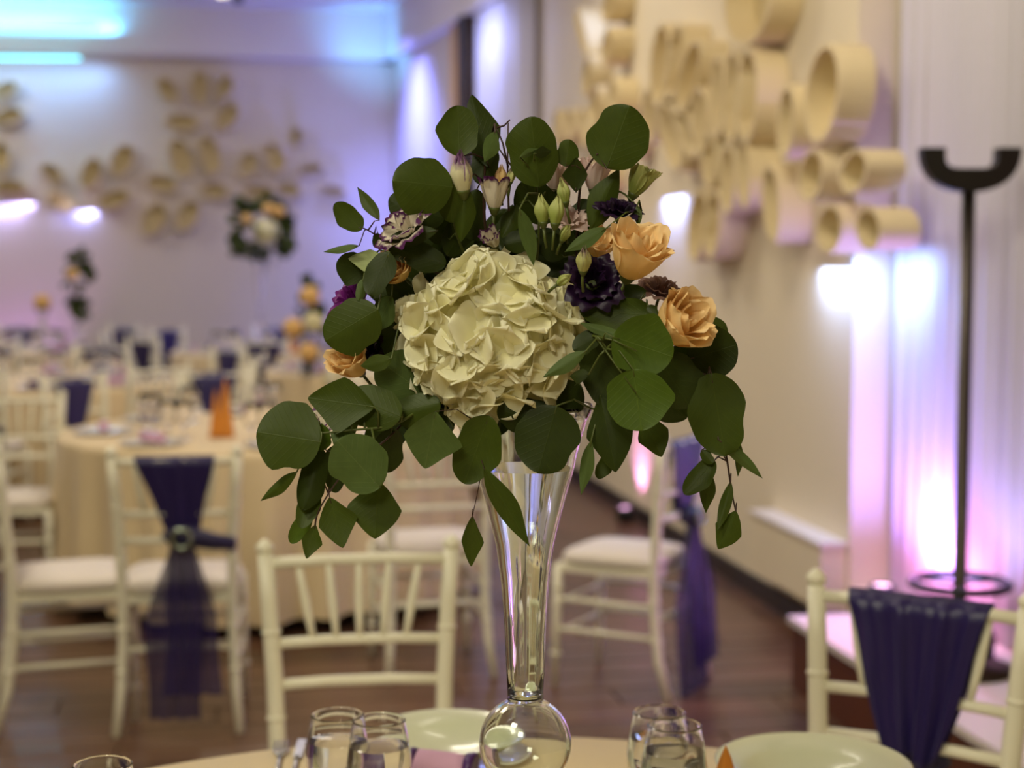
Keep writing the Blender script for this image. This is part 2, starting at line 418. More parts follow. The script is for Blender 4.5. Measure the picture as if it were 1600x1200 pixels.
a = an(735, .02); b = an(743, .02); m = MB(); oo = -ANO*.12
m.prism([(a.x, a.y), (b.x, b.y), ((b+oo).x, (b+oo).y), ((a+oo).x, (a+oo).y)], 0, 3.7)
tag(m.build('trim_6', M['base'], smooth=False), kind='structure')

# ------------------------------------------------------------------ oval ring wall sculptures
def ring_ob(cx, cy, w, h, tilt, hit, normal, depth, parent):
    n = 28; th = 1-.09; V = []; c0 = hit(cx, cy, depth)
    t = math.radians(tilt); outer = []; inner = []
    for k in range(n):
        a = 2*PI*k/n; e = abs(math.cos(a))
        x = w/2*math.cos(a); y = h/2*math.sin(a)
        X = x*math.cos(t)-y*math.sin(t); Y = x*math.sin(t)+y*math.cos(t)
        p = hit(cx+X, cy+Y, depth); outer.append(p); 
    c = sum(outer, Vector())/n
    R = sum(((p-c).length for p in outer))/n; k_ = 1-min(.16, .018/R)
    inner = [c+(p-c)*k_ for p in outer]
    back = -normal*(depth-.004)
    V = outer + inner + [p+back for p in outer] + [p+back for p in inner]
    f = []
    for k in range(n):
        j = (k+1) % n
        f += [(k, j, n+j, n+k), (k, 2*n+k, 2*n+j, j), (n+k, n+j, 3*n+j, 3*n+k), (2*n+k, 3*n+k, 3*n+j, 2*n+j)]
    o = bpy.data.objects.new('oval_ring', mesh('oval_ring', [p-parent.location for p in V], f, M['ring']))
    link(o, parent); autosmooth(o, 50)
    q = [p-normal*(depth-.012)-parent.location for p in inner]
    pn = bpy.data.objects.new('back_panel', mesh('back_panel', q, [tuple(range(n))], M['ringback'], False)); link(pn, o); return o
M['ringback'] = noisy('tan_panel', (212, 194, 146), .7, .05, 6)
M['ring'] = noisy('cream_ring', (222, 204, 160), .6, .05, 6)
hr = hit_right; hb = hit_back
e1 = empty('wall_sculpture', hit_right(1250, 250), label='cream oval ring sculpture on the right wall left of the coat stand', cat='wall decoration', group='oval ring wall sculptures')
for a in [(1168, -8, 74, 160, 8), (1284, 146, 52, 158, 6), (1266, 274, 38, 84, 8), (1333, 268, 42, 72, 14), (1295, 357, 42, 78, 4), (1356, 357, 40, 68, -6),
          (1227, 190, 26, 118, 3), (1204, 318, 28, 124, -4), (1166, 150, 34, 150, 2), (1142, 152, 26, 150, 2), (1120, 150, 22, 128, 0),
          (1160, 268, 22, 116, -3), (1136, 280, 24, 110, 0)]:
    ring_ob(*a, hr, NIN, .15, e1)
e2 = empty('wall_sculpture', hit_right(1060, 200), label='tightly packed cream oval rings on the right wall, behind the top right eucalyptus leaf', cat='wall decoration', group='oval ring wall sculptures')
for a in [(1030, 100, 30, 130, 4), (1052, 96, 24, 120, 8), (1074, 120, 30, 120, 14), (1046, 214, 28, 110, -12), (1068, 205, 24, 90, -18), (1092, 190, 22, 110, 0),
          (1106, 250, 24, 90, 0), (1088, 352, 28, 116, 6), (1112, 350, 26, 110, 4), (1012, 180, 18, 90, 0)]:
    ring_ob(*a, hr, NIN, .15, e2)
e3 = empty('wall_sculpture', hit_right(930, 150), label='farthest cream oval rings on the right wall, behind the top of the bouquet', cat='wall decoration', group='oval ring wall sculptures')
for a in [(908, 50, 13, 80, -12), (916, 118, 12, 66, 6), (948, 6, 14, 60, 10), (946, 72, 14, 62, 8), (928, 168, 14, 70, 4), (912, 200, 14, 64, -6), (890, 196, 12, 52, 0),
          (934, 262, 14, 70, -4), (868, 200, 10, 60, 0), (956, 150, 13, 60, 0), (976, 215, 14, 60, 4)]:
    ring_ob(*a, hr, NIN, .15, e3)
e4 = empty('wall_sculpture', hit_back(10, 210), label='cream oval rings at the left edge of the back wall over violet glow', cat='wall decoration', group='oval ring wall sculptures')
for a in [(8, 138, 46, 24, -24), (12, 180, 52, 26, -14), (0, 242, 32, 48, -10), (16, 292, 56, 22, 6), (80, 268, 40, 22, 32), (95, 316, 50, 26, 26), (142, 270, 32, 52, 22)]:
    ring_ob(*a, hb, BN, .17, e4)
e5 = empty('wall_sculpture', hit_back(290, 240), label='large spray of cream oval rings in the middle of the back wall', cat='wall decoration', group='oval ring wall sculptures')
for a in [(190, 250, 34, 56, 28), (177, 311, 54, 30, -18), (252, 286, 54, 28, 10), (262, 140, 28, 48, -35), (312, 136, 30, 58, 0), (350, 136, 26, 44, 30), (284, 190, 56, 28, 5),
          (354, 182, 32, 52, 38), (282, 246, 36, 66, -16), (328, 242, 34, 66, -14), (335, 298, 48, 28, 6), (240, 342, 36, 58, 30), (293, 336, 34, 54, 28)]:
    ring_ob(*a, hb, BN, .17, e5)
e6 = empty('wall_sculpture', hit_back(440, 270), label='cream oval rings on the back wall above the white table bouquet', cat='wall decoration', group='oval ring wall sculptures')
for a in [(388, 256, 32, 46, 20), (428, 246, 34, 56, -26), (463, 212, 20, 30, 8), (484, 264, 44, 18, -16), (404, 300, 54, 24, 0), (452, 296, 44, 24, 12), (520, 298, 46, 18, 8)]:
    ring_ob(*a, hb, BN, .17, e6)

# ------------------------------------------------------------------ coloured lights of the hall
BLUE = (.16, .20, 1); CYAN = (.10, .50, 1); VIO = (.34, .22, 1); PINK = (1, .30, .80)
def uplight(loc, label, group='coloured floor uplights', mat=None):
    e = empty('uplight', loc, label=label, cat='lamp', group=group)
    m = MB(); m.lathe([(.045, 0), (.05, .01), (.05, .07), (.042, .09), (.036, .09), (.036, .08)], 20); m.build('housing', M['black'], e)
    m = MB(); m.lathe([(.035, .078), (.0355, .084)], 20); m.build('lens', mat or M['pinkled'], e)
    return e
# bay: violet floor wash and white-blue lamp hidden under the rings
p = rw(5.55, .02, .26); uplight(p, 'small round uplight at the far end of the low ledge')
spot('floor_uplight', p+Vector((0, 0, .12))+NIN*.12, rw(5.25, -.14, 2.0), 24, VIO, 120, .9, .14)
p = rw(4.85, -.0, .26); uplight(p, 'small round uplight on the ledge behind the sashed chair')
spot('floor_uplight', p+Vector((0, 0, .12))+NIN*.12, rw(4.9, -.14, 2.2), 28, (.46, .38, 1), 120, .9, .14)
area('pink_wash', rw(5.3, .04, .42), rw(5.3, -.14, .40), .5, 3.2, PINK, .05)
area('pink_wash', rw(5.15, .15, .60), rw(5.15, .18, .2), .5, 2.0, PINK, .04)
area('ring_lamp', rw(6.05, .05, 1.50), rw(6.05, .0, 1.0), .35, 3.5, (.36, .5, 1), .06)
area('ring_lamp', rw(5.66, .03, 1.545), rw(5.66, -.12, 1.0), .42, 6.5, (.26, .42, 1), .05)
spot('return_wash', rw(5.25, -.02, .36), rw(5.9, -.12, 1.3), 70, (.30, .20, 1), 100, .9)
# right wall, far uplight with lamp under the far rings
p = rw(9.0, .10, 0); uplight(p, 'small round uplight on the floor behind the violet sashed chair')
spot('floor_uplight', p+Vector((0, 0, .1)), rw(9.0, .0, 1.6), 26, (.9, .35, .95), 100, .8)
area('ring_lamp', rw(8.35, .05, 1.88), rw(8.35, .0, 1.2), .4, 4.5, (.26, .36, 1), .06)
area('ring_lamp', rw(9.6, .10, 3.3), rw(9.6, .06, 1.2), .6, 2.5, (.3, .45, 1), .06)
# angled wall, blue wash
spot('floor_uplight', tuple(an(655)-ANO*.6+Vector((0, 0, .2))), tuple(an(655)+Vector((0, 0, 2.6))), 250, BLUE, 100, .8)
spot('floor_uplight', tuple(an(785)-ANO*.6+Vector((0, 0, .2))), tuple(an(785)+Vector((0, 0, 2.4))), 110, (.34, .38, 1), 90, .8)
area('wall_wash', tuple(an(655)-ANO*.7+Vector((0, 0, 3.9))), tuple(an(655)+Vector((0, 0, 1.9))), .5, 60, BLUE, None, 95)
area('wall_wash', tuple(an(785)-ANO*.6+Vector((0, 0, 3.6))), tuple(an(785)+Vector((0, 0, 1.8))), .5, 22, (.34, .40, 1))
# corner ceiling wash and led strips
spot('led_wash', hit_back(560, 120, .9), hit_back(600, 40, .28), 42, (.12, .40, 1), 120, .9)
def led_strip(a, b, label):
    d = (Vector(b)-Vector(a)); m = MB(); m.tube([a, Vector(a)+d*.5, b], .014, 6)
    return tag(m.build('led_strip', M['cyan']), label, 'lamp', 'cyan light strips')
led_strip(hit_back(-60, 44, .33), hit_back(150, 46, .33), 'upper cyan light strip above the leftmost wall rings')
area('led_strip_light', hit_back(50, 46, .40), hit_back(50, 20, .34), 1.7, 16, CYAN, .04)
led_strip(hit_back(-60, 90, .31), hit_back(125, 91, .31), 'lower cyan light strip right above the leftmost wall rings')
area('led_strip_light', hit_back(45, 96, .36), hit_back(45, 250, .0), 1.6, 12, (.2, .42, 1), .04)
# back wall blue-white lamp under the left rings and pink wash below
area('ring_lamp', hit_back(20, 318, .06), hit_back(20, 400, .0), .6, 5, (.4, .38, 1), .05)
area('ring_lamp', hit_back(120, 330, .06), hit_back(120, 400, .0), .4, 4, (.3, .34, 1), .05)
spot('floor_uplight', hit_back(40, 640, .5), hit_back(30, 430, .0), 50, (.6, .25, 1), 90, .9)
m = MB()
spot('led_wash', hit_back(655, 120, .7), tuple(an(650, .05)+Vector((0, 0, 3.7))), 20, CYAN, 60, .8)

# ceiling spotlight bar seen at the top
bp = at(365, -4, 14.5)
e = empty('spotlight_bar', (bp.x, bp.y, ZC), label='ceiling spotlight with a lit white bulb above the back wall', cat='lamp')
m = MB(); m.tube([(0, 0, 0), (0, 0, -.10)], .012); m.tube([(-.16, 0, -.10), (.16, 0, -.12)], .014); m.build('bar', M['pole'], e)
for dx, dz, mt in ((-.115, -.16, 'bulb'), (-.07, -.15, 'bulb'), (.04, -.22, 'black')):
    m = MB(); m.tube([(dx, 0, -.105), (dx, 0, dz+.02)], .008); m.build('arm', M['pole'], e)
    m = MB(); m.lathe([(.012, dz+.05), (.04, dz+.02), (.052, dz-.02), (.04, dz-.045), (.0, dz-.055)], 16, (dx, 0)); m.build('lamp_head' if mt == 'black' else 'bulb', M['black'] if mt == 'black' else M['bulb'], e)

# ------------------------------------------------------------------ chiavari chair
def make_chair():
    e = empty('banquet_chair')
    W = M['white']
    def ringed(pts, r, rings):
        m = MB(); m.tube(pts, r, 10)
        P_ = [Vector(p) for p in pts]
        for q in rings:
            for i in range(len(P_)-1):
                a, b = P_[i], P_[i+1]
                if min(a.z, b.z) <= q <= max(a.z, b.z):
                    t = (q-a.z)/(b.z-a.z); c = a.lerp(b, t); d = (b-a).normalized()
                    m.tube([c-d*.006, c-d*.003, c+d*.003, c+d*.006], [r[0]*1.0, r[0]*1.25, r[0]*1.25, r[0]*1.0], 10); break
        return m
    for s in (-1, 1):
        pts = [(s*.197, -.215, .905), (s*.19, -.205, .80), (s*.180, -.19, .64), (s*.175, -.178, .46), (s*.176, -.18, .30), (s*.183, -.20, .14), (s*.197, -.245, 0)]
        m = ringed(pts, [.017, .0185, .0185, .0185, .0175, .0165, .014], (.74, .56, .34, .2))
        m.lathe([(.013, .905), (.019, .912), (.020, .922), (.014, .928), (.010, .932), (.004, .937)], 10, (s*.198, -.216))
        m.build('back_post', W, e)
        m = ringed([(s*.185, .19, .44), (s*.187, .195, .22), (s*.19, .20, 0)], [.017, .0155, .012], (.36, .30, .12)); m.build('front_leg', W, e)
    def xb(z): # half-width and y of back at z
        t = (z-.46)/(.905-.46); return .175+.022*t, -.178-.037*t
    for nm, z, r in (('top_rail', .885, .0125), ('middle_rail', .715, .0115), ('lower_rail', .628, .0115)):
        hw, y = xb(z); m = MB(); m.tube([(-hw, y, z), (-hw*.4, y-.012, z+.002), (hw*.4, y-.012, z+.002), (hw, y, z)], r, 8); m.build(nm, W, e)
    for k in range(5):
        q = (k-2)/2; hw, y = xb(.885); hw2, y2 = xb(.715)
        m = MB(); a = Vector((q*hw*.66, y-.010, .885)); b = Vector((q*hw2*.52, y2-.010, .715))
        m.tube([a, a.lerp(b, .3), a.lerp(b, .5), a.lerp(b, .7), b], [.007, .009, .0105, .009, .007], 8); m.build('spindle', W, e)
    m = MB(); m.prism([(-.19, .205), (-.178, -.185), (.178, -.185), (.19, .205)], .42, .445)
    o = m.build('seat', W, e, smooth=False)
    # cushion: rounded slab
    m = MB(); pr = []
    n = 28; rings = [(.0, .447), (.93, .447), (1.0, .455), (1.02, .468), (.99, .482), (.9, .492), (.5, .498), (0, .5)]
    def sup(a): 
        c, s = math.cos(a), math.sin(a); k = (abs(c)**5+abs(s)**5)**(-1/5); return c*k, s*k
    v = []; f = []
    for r, z in rings:
        for k in range(n):
            cx, cy = sup(2*PI*k/n+.1); v.append((cx*.188*r*(1+.04*cy), cy*.192*r+.008, z))
    for i in range(len(rings)-1):
        for k in range(n): f.append((i*n+k, i*n+(k+1)%n, (i+1)*n+(k+1)%n, (i+1)*n+k))
    m.add(v, f); m.build('cushion', M['cushion'], e)
    for z in (.30, .19):
        m = MB(); m.tube([(-.186, .196, z), (.186, .196, z)], .010, 8); m.build('stretcher', W, e)
        for s in (-1, 1):
            m = MB(); m.tube([(s*.187, .196, z+.02), (s*.178, -.185, z+.02)], .010, 8); m.build('stretcher', W, e)
    m = MB(); m.tube([(-.177, -.182, .27), (.177, -.182, .27)], .010, 8); m.build('stretcher', W, e)
    return e
chair0 = make_chair(); used = []
def place_chair(x, y, face, label, group=None):
    """face: direction (dx, dy) the sitter looks towards"""
    c = chair0 if not used else copy_tree(chair0); used.append(c)
    c.location = (x, y, 0); c.rotation_euler = (0, 0, math.atan2(face[1], face[0]) - PI/2)
    tag(c, label, 'chair', group or 'white banquet chairs'); return c
def cmat(c): return Matrix.Translation(c.location) @ c.rotation_euler.to_matrix().to_4x4()

def sash(chair, label, wtop=.115, zc=.62, wc=.035, tail=True, brooch=True, far=False, xoff=0., ztail=.06, wtail=.06, famp=.008, seed=1, group='violet sashes'):
    e = empty('chair_sash', chair.location, chair.rotation_euler.z, label, 'sash', group)
    rnd = random.Random(seed)
    nu, nv = (15, 8) if far else (41, 18)
    def yb(z): return -.178-.037*(z-.46)/.445
    for side, nm in ((1, 'front_panel'), (-1, 'back_panel')):
        v = []; f = []
        for j in range(nv+1):
            q = j/nv; z = .902 - (.902-zc)*q
            hw = wtop*(1-q)**.9 + wc*(1-(1-q)**.9) if q < 1 else wc
            hw = wtop + (wc-wtop)*(q**1.05)
            for i in range(nu+1):
                u = i/nu*2-1
                fold = math.sin(u*11+seed*1.7)*.5+math.sin(u*19+q*1.5+seed)*.35+math.sin(u*31+seed*2.3)*.2
                y = yb(z)-.008 + side*((.013+famp*.7)*(1-.25*abs(u)) + famp*fold*(.35+.65*q)*(1-abs(u)**4)) * (.7 if q < .03 else 1)
                if j == 0: y = yb(z)-.008 + side*.0015
                v.append((xoff*q + u*hw*(1+.03*math.sin(q*7+seed)), y, z - .012*math.cos(u*6+seed)*q + (.0 if j else .004)))
        n = nu+1
        for j in range(nv):
            for i in range(nu): f.append((j*n+i, j*n+i+1, (j+1)*n+i+1, (j+1)*n+i))
        o = bpy.data.objects.new(nm, mesh(nm, v, f, M['purple'])); link(o, e)
        md = o.modifiers.new('t', 'SOLIDIFY'); md.thickness = .0015
    # cinched knot
    m = MB(); m.tube([(xoff-.06, yb(zc)-.02, zc+.004), (xoff-.03, yb(zc)-.04, zc), (xoff+.03, yb(zc)-.04, zc), (xoff+.10, yb(zc)-.03, zc-.02), (.185, yb(zc)-.01, zc-.03)],
                     [.012, .032, .034, .028, .022], 10); m.build('knot', M['purple_back'], e)
    if tail:
        for s in ((-1, 1) if not far else (0,)):
            v = []; f = []; nz = 16; nu = 20
            for j in range(nz+1):
                q = j/nz; z = zc-.02 - (zc-.02-ztail-(.08 if s > 0 else 0))*q
                hw = .03+wtail*min(1, q*2.2)+.01*math.sin(q*5+seed+s)
                for i in range(nu+1):
                    u = i/nu*2-1
                    v.append((xoff + s*.028*min(1, q*2) + u*hw, yb(zc)-.045-.03*q-.01*(s > 0) + .011*math.sin(u*9+q*2+seed+s) + .006*math.sin(u*17+seed), z))
            n = nu+1
            for j in range(nz):
                for i in range(nu): f.append((j*n+i, j*n+i+1, (j+1)*n+i+1, (j+1)*n+i))
            o = bpy.data.objects.new('tail', mesh('tail', v, f, M['tail'])); link(o, e)
    if brooch:
        m = MB(); y = yb(zc)-.078; n = 22
        pts = [(xoff+.030*math.cos(2*PI*k/n), y, zc+.030*math.sin(2*PI*k/n)) for k in range(n+1)]
        m.tube(pts, .0085, 8); m.build('brooch', M['brooch'], e)
    return e

# near chairs
c1 = place_chair(-.296, 3.22-.215+.02, (.14, -1), 'bare white banquet chair facing the camera behind the left goblets')
c2 = place_chair(.735-.10, 2.78-.17, (-.19, -.306), 'white banquet chair at the right edge draped with a violet sash')
sash(c2, 'pleated violet sash draped over the chair at the right edge', .135, .60, .05, tail=False, brooch=False, xoff=.0, seed=3, famp=.017)
# chairs by the middle table
def back_at(pxl, pxr, Y, facing, label):   # chair whose back stands centred between two pixel columns at depth Y
    px = (pxl+pxr)/2; x = (px-800)/F*Y
    d = Vector((facing[0], facing[1])).normalized()
    return place_chair(x + d.x*.2, Y + d.y*.2, facing, label)
c3 = back_at(178, 362, 4.9, (-.12, 1), 'white banquet chair seen from behind with a violet sash and round brooch')
sash(c3, 'violet sash with a round brooch and long sheer tail, left of centre', .125, .645, .045, xoff=.022, seed=1)
c4 = place_chair((106-800)/F*5.2, 5.12, (1, .35), 'white banquet chair with cream cushion at the left edge, nearest the camera')
c5 = back_at(-42, 90, 7.05, (.15, -1), 'white banquet chair at the left edge showing its five back spindles')
c6 = place_chair(.42, 5.52, (-.88, .47), 'white banquet chair side-on in front of the pink uplight')
sash(c6, 'violet sash with a long tail on the side-on chair right of the vase', .16, .62, .05, xoff=.03, seed=5, ztail=.0, wtail=.10)
c7 = place_chair((672-800)/F*5.9, 5.75, (-.25, 1), 'white banquet chair seen from behind just left of the glass vase')

# ------------------------------------------------------------------ tables
def table(cx, cy, r, label_t, label_c, drop=.72, waves=26, seed=0):
    e = empty('round_table', (cx, cy, 0), 0, label_t, 'table', 'round banquet tables')
    m = MB(); m.lathe([(0, .715), (r-.01, .715), (r, .72), (r, .738), (r-.01, .743), (0, .743)], 48); m.build('tabletop', M['riser'], e)
    m = MB(); m.lathe([(.32, 0), (.32, .02), (.06, .05), (.045, .3), (.05, .715)], 20); m.build('pedestal', M['riser'], e)
    n = waves*8; v = []; f = []
    prof = [(0, .7505), (r*.5, .7505), (r*.85, .7505), (r-.004, .7500), (r+.006, .742), (r+.009, .72), (r+.012, .6), (r+.02, .4), (r+.03, .2), (r+.035, .75-drop)]
    for k, (rr, z) in enumerate(prof):
        am = 0 if k < 5 else (.75-z)/.7*.045
        for i in range(n):
            a = 2*PI*i/n
            rrr = rr + am*(math.sin(a*waves+seed)+.4*math.sin(a*(waves//2)*1.0+2))
            zz = z + (.012*math.sin(a*5+seed) if k == len(prof)-1 else 0)
            v.append((rrr*math.cos(a), rrr*math.sin(a), zz))
    for k in range(len(prof)-1):
        for i in range(n): f.append((k*n+i, k*n+(i+1)%n, (k+1)*n+(i+1)%n, (k+1)*n+i))
    o = bpy.data.objects.new('tablecloth', mesh('tablecloth', v, f, M['cloth'])); C.objects.link(o); o.location = (cx, cy, 0)
    tag(o, label_c, 'tablecloth', 'cream tablecloths')
    return e
table(-.02, 1.50, .955, 'round banquet table under the tall flower vase', 'smooth cream cloth on the nearest table under the tall vase')
table(-1.15, 7.1, .92, 'round banquet table behind the sashed chair on the left', 'floor-length cream cloth on the table behind the brooch sash chair', drop=.69)
FT = [(-3.05, 10.0, .85, 'left distant table'), (-2.15, 13.6, .85, 'bouquet table by the back wall'),
      (-4.5, 13.7, .85, 'far left table'), (-.98, 11.3, .85, 'table left of the vase')]
for i, (x, y, r, w_) in enumerate(FT):
    table(x, y, r, 'distant round table under cloth, the ' + w_, 'floor-length cream cloth on the ' + w_, drop=.69, waves=20, seed=i)
OCT = ['right', 'far right', 'far', 'far left', 'left', 'near left', 'near', 'near right']
def octant(a): return OCT[int(round((a % (2*PI))/(PI/4))) % 8]
rn = random.Random(11); taken = [(c.location.x, c.location.y) for c in (c3, c4, c5, c6, c7)] + [(-2.2, 8.15), (-1.62, 8.5), (-.75, 8.45)]
for i, (x, y, r, w_) in enumerate(FT):
    for k in range(8):
        a = 2*PI*k/8 + .12*(i % 3)
        d = r + .32 + rn.uniform(-.01, .06)
        cx, cy = x+d*math.cos(a), y+d*math.sin(a)
        if cx > WX-TA*cy-.4 or cy > 15.7: continue
        px = 800+F*cx/cy
        if px > 1000 or px < -80: continue
        if any((cx-u)**2+(cy-v)**2 < .56**2 for u, v in taken): continue
        if any(j != i and math.hypot(cx-t[0], cy-t[1]) < t[2]+.27 for j, t in enumerate(FT)): continue
        taken.append((cx, cy))
        cc = place_chair(cx, cy, (-math.cos(a), -math.sin(a)), 'small white chair on the %s side of the %s' % (octant(a), w_), 'chairs round the distant tables')
        if rn.random() < .62:
            sash(cc, 'violet sash on the %s chair of the %s' % (octant(a), w_), .15, .6, .05, far=True, brooch=False, seed=k, ztail=.2, group='violet sashes in the distance')
# extra chairs around the middle table
for (x, y, fx, fy, lb) in [(-2.2, 8.15, 1, -.8, 'white chair at the far left side of the middle table'),
                           (-1.62, 8.5, .35, -1, 'white chair beyond the middle table near the tall orange napkin'),
                           (-.75, 8.45, -.3, -1, 'white chair beyond the middle table half hidden by the bouquet')]:
    cc = place_chair(x, y, (fx, fy), lb)
    if 'orange' in lb or 'far left' in lb:
        sash(cc, 'violet sash on the ' + ' '.join(lb.split()[1:]), .14, .62, .04, far=True, brooch=False, seed=2, ztail=.3)

# ------------------------------------------------------------------ glassware and settings
def goblet_mesh():
    m = MB(); o_ = [(.034, 0), (.034, .003), (.012, .007), (.0055, .014), (.0048, .045), (.006, .060), (.020, .068), (.034, .085), (.041, .108), (.042, .130), (.038, .160), (.0338, .180), (.0345, .1825)]
    i_ = [(.0328, .184), (.0318, .1825), (.0318, .180), (.0365, .160), (.0405, .130), (.0395, .108), (.0325, .087), (.018, .072), (0, .068)]
    m.lathe(o_ + i_, 40); return m
def water_mesh():
    m = MB(); m.lathe([(0, .0695), (.0175, .0735), (.032, .088), (.0388, .108), (.0400, .130), (.0377, .150), (.0376, .1505), (0, .1505)], 32); return m
def sharp(me, a=50):
    me.set_sharp_from_angle(angle=math.radians(a)); return me
gob = mesh('glass_bowl', *(lambda q: (q.v, q.f))(goblet_mesh()), M['glass'])
sharp(gob)
wat = mesh('water', *(lambda q: (q.v, q.f))(water_mesh()), M['water'])
sharp(wat)
def goblet(p, label, fill=True, s=1.0, group='water goblets on the near table'):
    e = empty('goblet', p, 0, label, 'glass', group); e.scale = (s, s, s)
    o = bpy.data.objects.new('glass_bowl', gob); link(o, e)
    if fill: o = bpy.data.objects.new('water', wat); link(o, e)
    return e
ZT = .7515
def onz(px, py, z):
    d = ray(px, py); return O + d*((z-CAMZ)/d.z)
for (px, py, lb, fl) in [(527, 1118, 'left goblet of the pair left of the vase bulb', True), (592, 1126, 'goblet next to the plum ringed napkin', True),
                         (1030, 1114, 'farther goblet of the pair right of the vase bulb', True), (1054, 1134, 'nearer goblet of the right pair, beside the orange napkin', True),
                         (160, 1196, 'goblet whose rim peeks in at the bottom left', True)]:
    p = onz(px, py, ZT+.182); goblet((p.x, p.y, ZT), lb, fl)
def bowl(p, label, s=1.0, group='pale bowls on the near table'):
    m = MB(); m.lathe([(0, .004), (.05, .004), (.055, 0), (.06, .004), (.10, .022), (.135, .045), (.138, .047), (.134, .048), (.095, .028), (.05, .010), (0, .009)], 48)
    o = m.build('bowl', M['bowl']); o.location = p; o.scale = (s, s, s); tag(o, label, 'bowl', group); return o
def plate(p, label, s=1.0, group=None, data=[]):
    if not data:
        m = MB(); m.lathe([(0, .002), (.08, .002), (.085, 0), (.09, .003), (.135, .014), (.137, .016), (.133, .017), (.09, .007), (0, .006)], 40)
        data.append(mesh('plate', m.v, m.f, M['china']))
    o = bpy.data.objects.new('plate', data[0]); C.objects.link(o); o.location = p; o.scale = (s, s, s); return tag(o, label, 'plate', group)
pl_ = at(700, 1200, 2.29); plate((pl_.x, 2.29, ZT), 'white plate under the pale green bowl behind the napkin roll', .95, 'plates on the near table'); bowl((pl_.x, 2.29, ZT+.0165), 'pale green bowl behind the plum ringed napkin roll', .85)
pr_ = at(1270, 1200, 2.12); plate((pr_.x, 2.12, ZT), 'white plate under the pale green bowl by the orange napkin', 1.0, 'plates on the near table'); bowl((pr_.x, 2.12, ZT+.0175), 'pale green bowl right of the orange napkin', 1.0)
# rolled napkin with plum ribbons
p = at(690, 1190, 2.12)
e = empty('rolled_napkin', (p.x, p.y, 0), math.radians(-14), 'pink rolled napkin with plum ends beside the vase bulb', 'napkin')
zc = ZT+.052
m = MB(); m.tube([(-.045, 0, zc), (-.02, 0, zc), (.02, 0, zc-.002), (.045, 0, zc-.004)], [.027, .0275, .0275, .026], 24); m.build('roll', M['pink'], e)
for x0, x1 in ((-.052, -.036), (.036, .048)):
    m = MB(); m.tube([(x0, 0, zc), (x0+.004, 0, zc), (x1-.003, 0, zc-.002), (x1, 0, zc-.002)], [.027, .0295, .0295, .027], 24); m.build('ribbon', M['plum'], e)
m = MB(); m.box((-.04, -.03, ZT), (.04, .03, ZT+.024)); nb = m.build('favour_box', M['china'], smooth=False); nb.location = (p.x, p.y, 0); nb.rotation_euler = (0, 0, math.radians(-14))
tag(nb, 'small white favour box under the pink rolled napkin', 'box')
p = at(606, 1166, 2.10)
m = MB(); m.lathe([(0, 0), (.018, .0), (.022, .012), (.022, .03), (.016, .044), (0, .048)], 20); 
e = empty('favour_jar', (p.x, p.y, ZT), 0, 'small jar with plum lid seen through the left goblet', 'jar')
m = MB(); m.lathe([(0, 0), (.020, .0), (.022, .01), (.022, .05), (.019, .055), (0, .055)], 20); m.build('body', M['china'], e)
m = MB(); m.lathe([(0, .0552), (.021, .0552), (.021, .074), (.017, .078), (0, .078)], 20); m.build('lid', M['plum'], e)
# orange napkin with two peaks
def peaked_napkin(p, h, label, s=1.0, group='orange folded napkins'):
    e = empty('folded_napkin', p, .3, label, 'napkin', group); e.scale = (s, s, s)
    for (dx, hh, wd) in ((-.028, h*.82, .026), (.016, h, .036)):
        v = []; f = []; n = 14; nz = 8
        for j in range(nz+1):
            q = j/nz
            for i in range(n):
                a = 2*PI*i/n; r = wd*(1-q)**.75*(1+.18*math.sin(3*a+1))
                v.append((dx + r*math.cos(a) + .004*q, r*.45*math.sin(a), hh*q))
        for j in range(nz):
            for i in range(n): f.append((j*n+i, j*n+(i+1)%n, (j+1)*n+(i+1)%n, (j+1)*n+i))
        f.append(tuple(reversed(range(n))))
        m = MB(); m.add(v, f); m.build('peak', M['orange'], e)
    return e
p = onz(1112, 1166, ZT+.14); peaked_napkin((p.x, p.y, ZT), .14, 'orange napkin folded in two peaks in front of the right bowl')
p = at(346, 690, 6.75); peaked_napkin((p.x, p.y, ZT), .27, 'tall orange napkin standing on the middle table', 1.0)
# fork and knife near the table edge
def cutlery(name, p, rz, label, fork):
    e = empty(name, p, rz, label, name, 'cutlery on the near table')
    m = MB(); m.tube([(0, -.09, .003), (0, .0, .005), (0, .03, .004)], [.005, .003, .0035], 8); m.build('handle', M['silver'], e)
    if fork:
        for k in range(4):
            m = MB(); x = (k-1.5)*.0065; m.tube([(x*.3, .03, .004), (x, .045, .004), (x, .09, .008)], [.0026, .0022, .0014], 6); m.build('tine', M['silver'], e)
    else:
        m = MB(); m.box((-.007, .03, .002), (.007, .12, .004)); m.build('blade', M['silver'], e, smooth=False)
q = onz(436, 1193, ZT); cutlery('fork', (q.x, q.y, ZT), .1, 'silver fork on the cloth left of the goblets', True)
q = onz(462, 1196, ZT); cutlery('knife', (q.x, q.y, ZT), .05, 'silver knife beside the fork near the goblets', False)

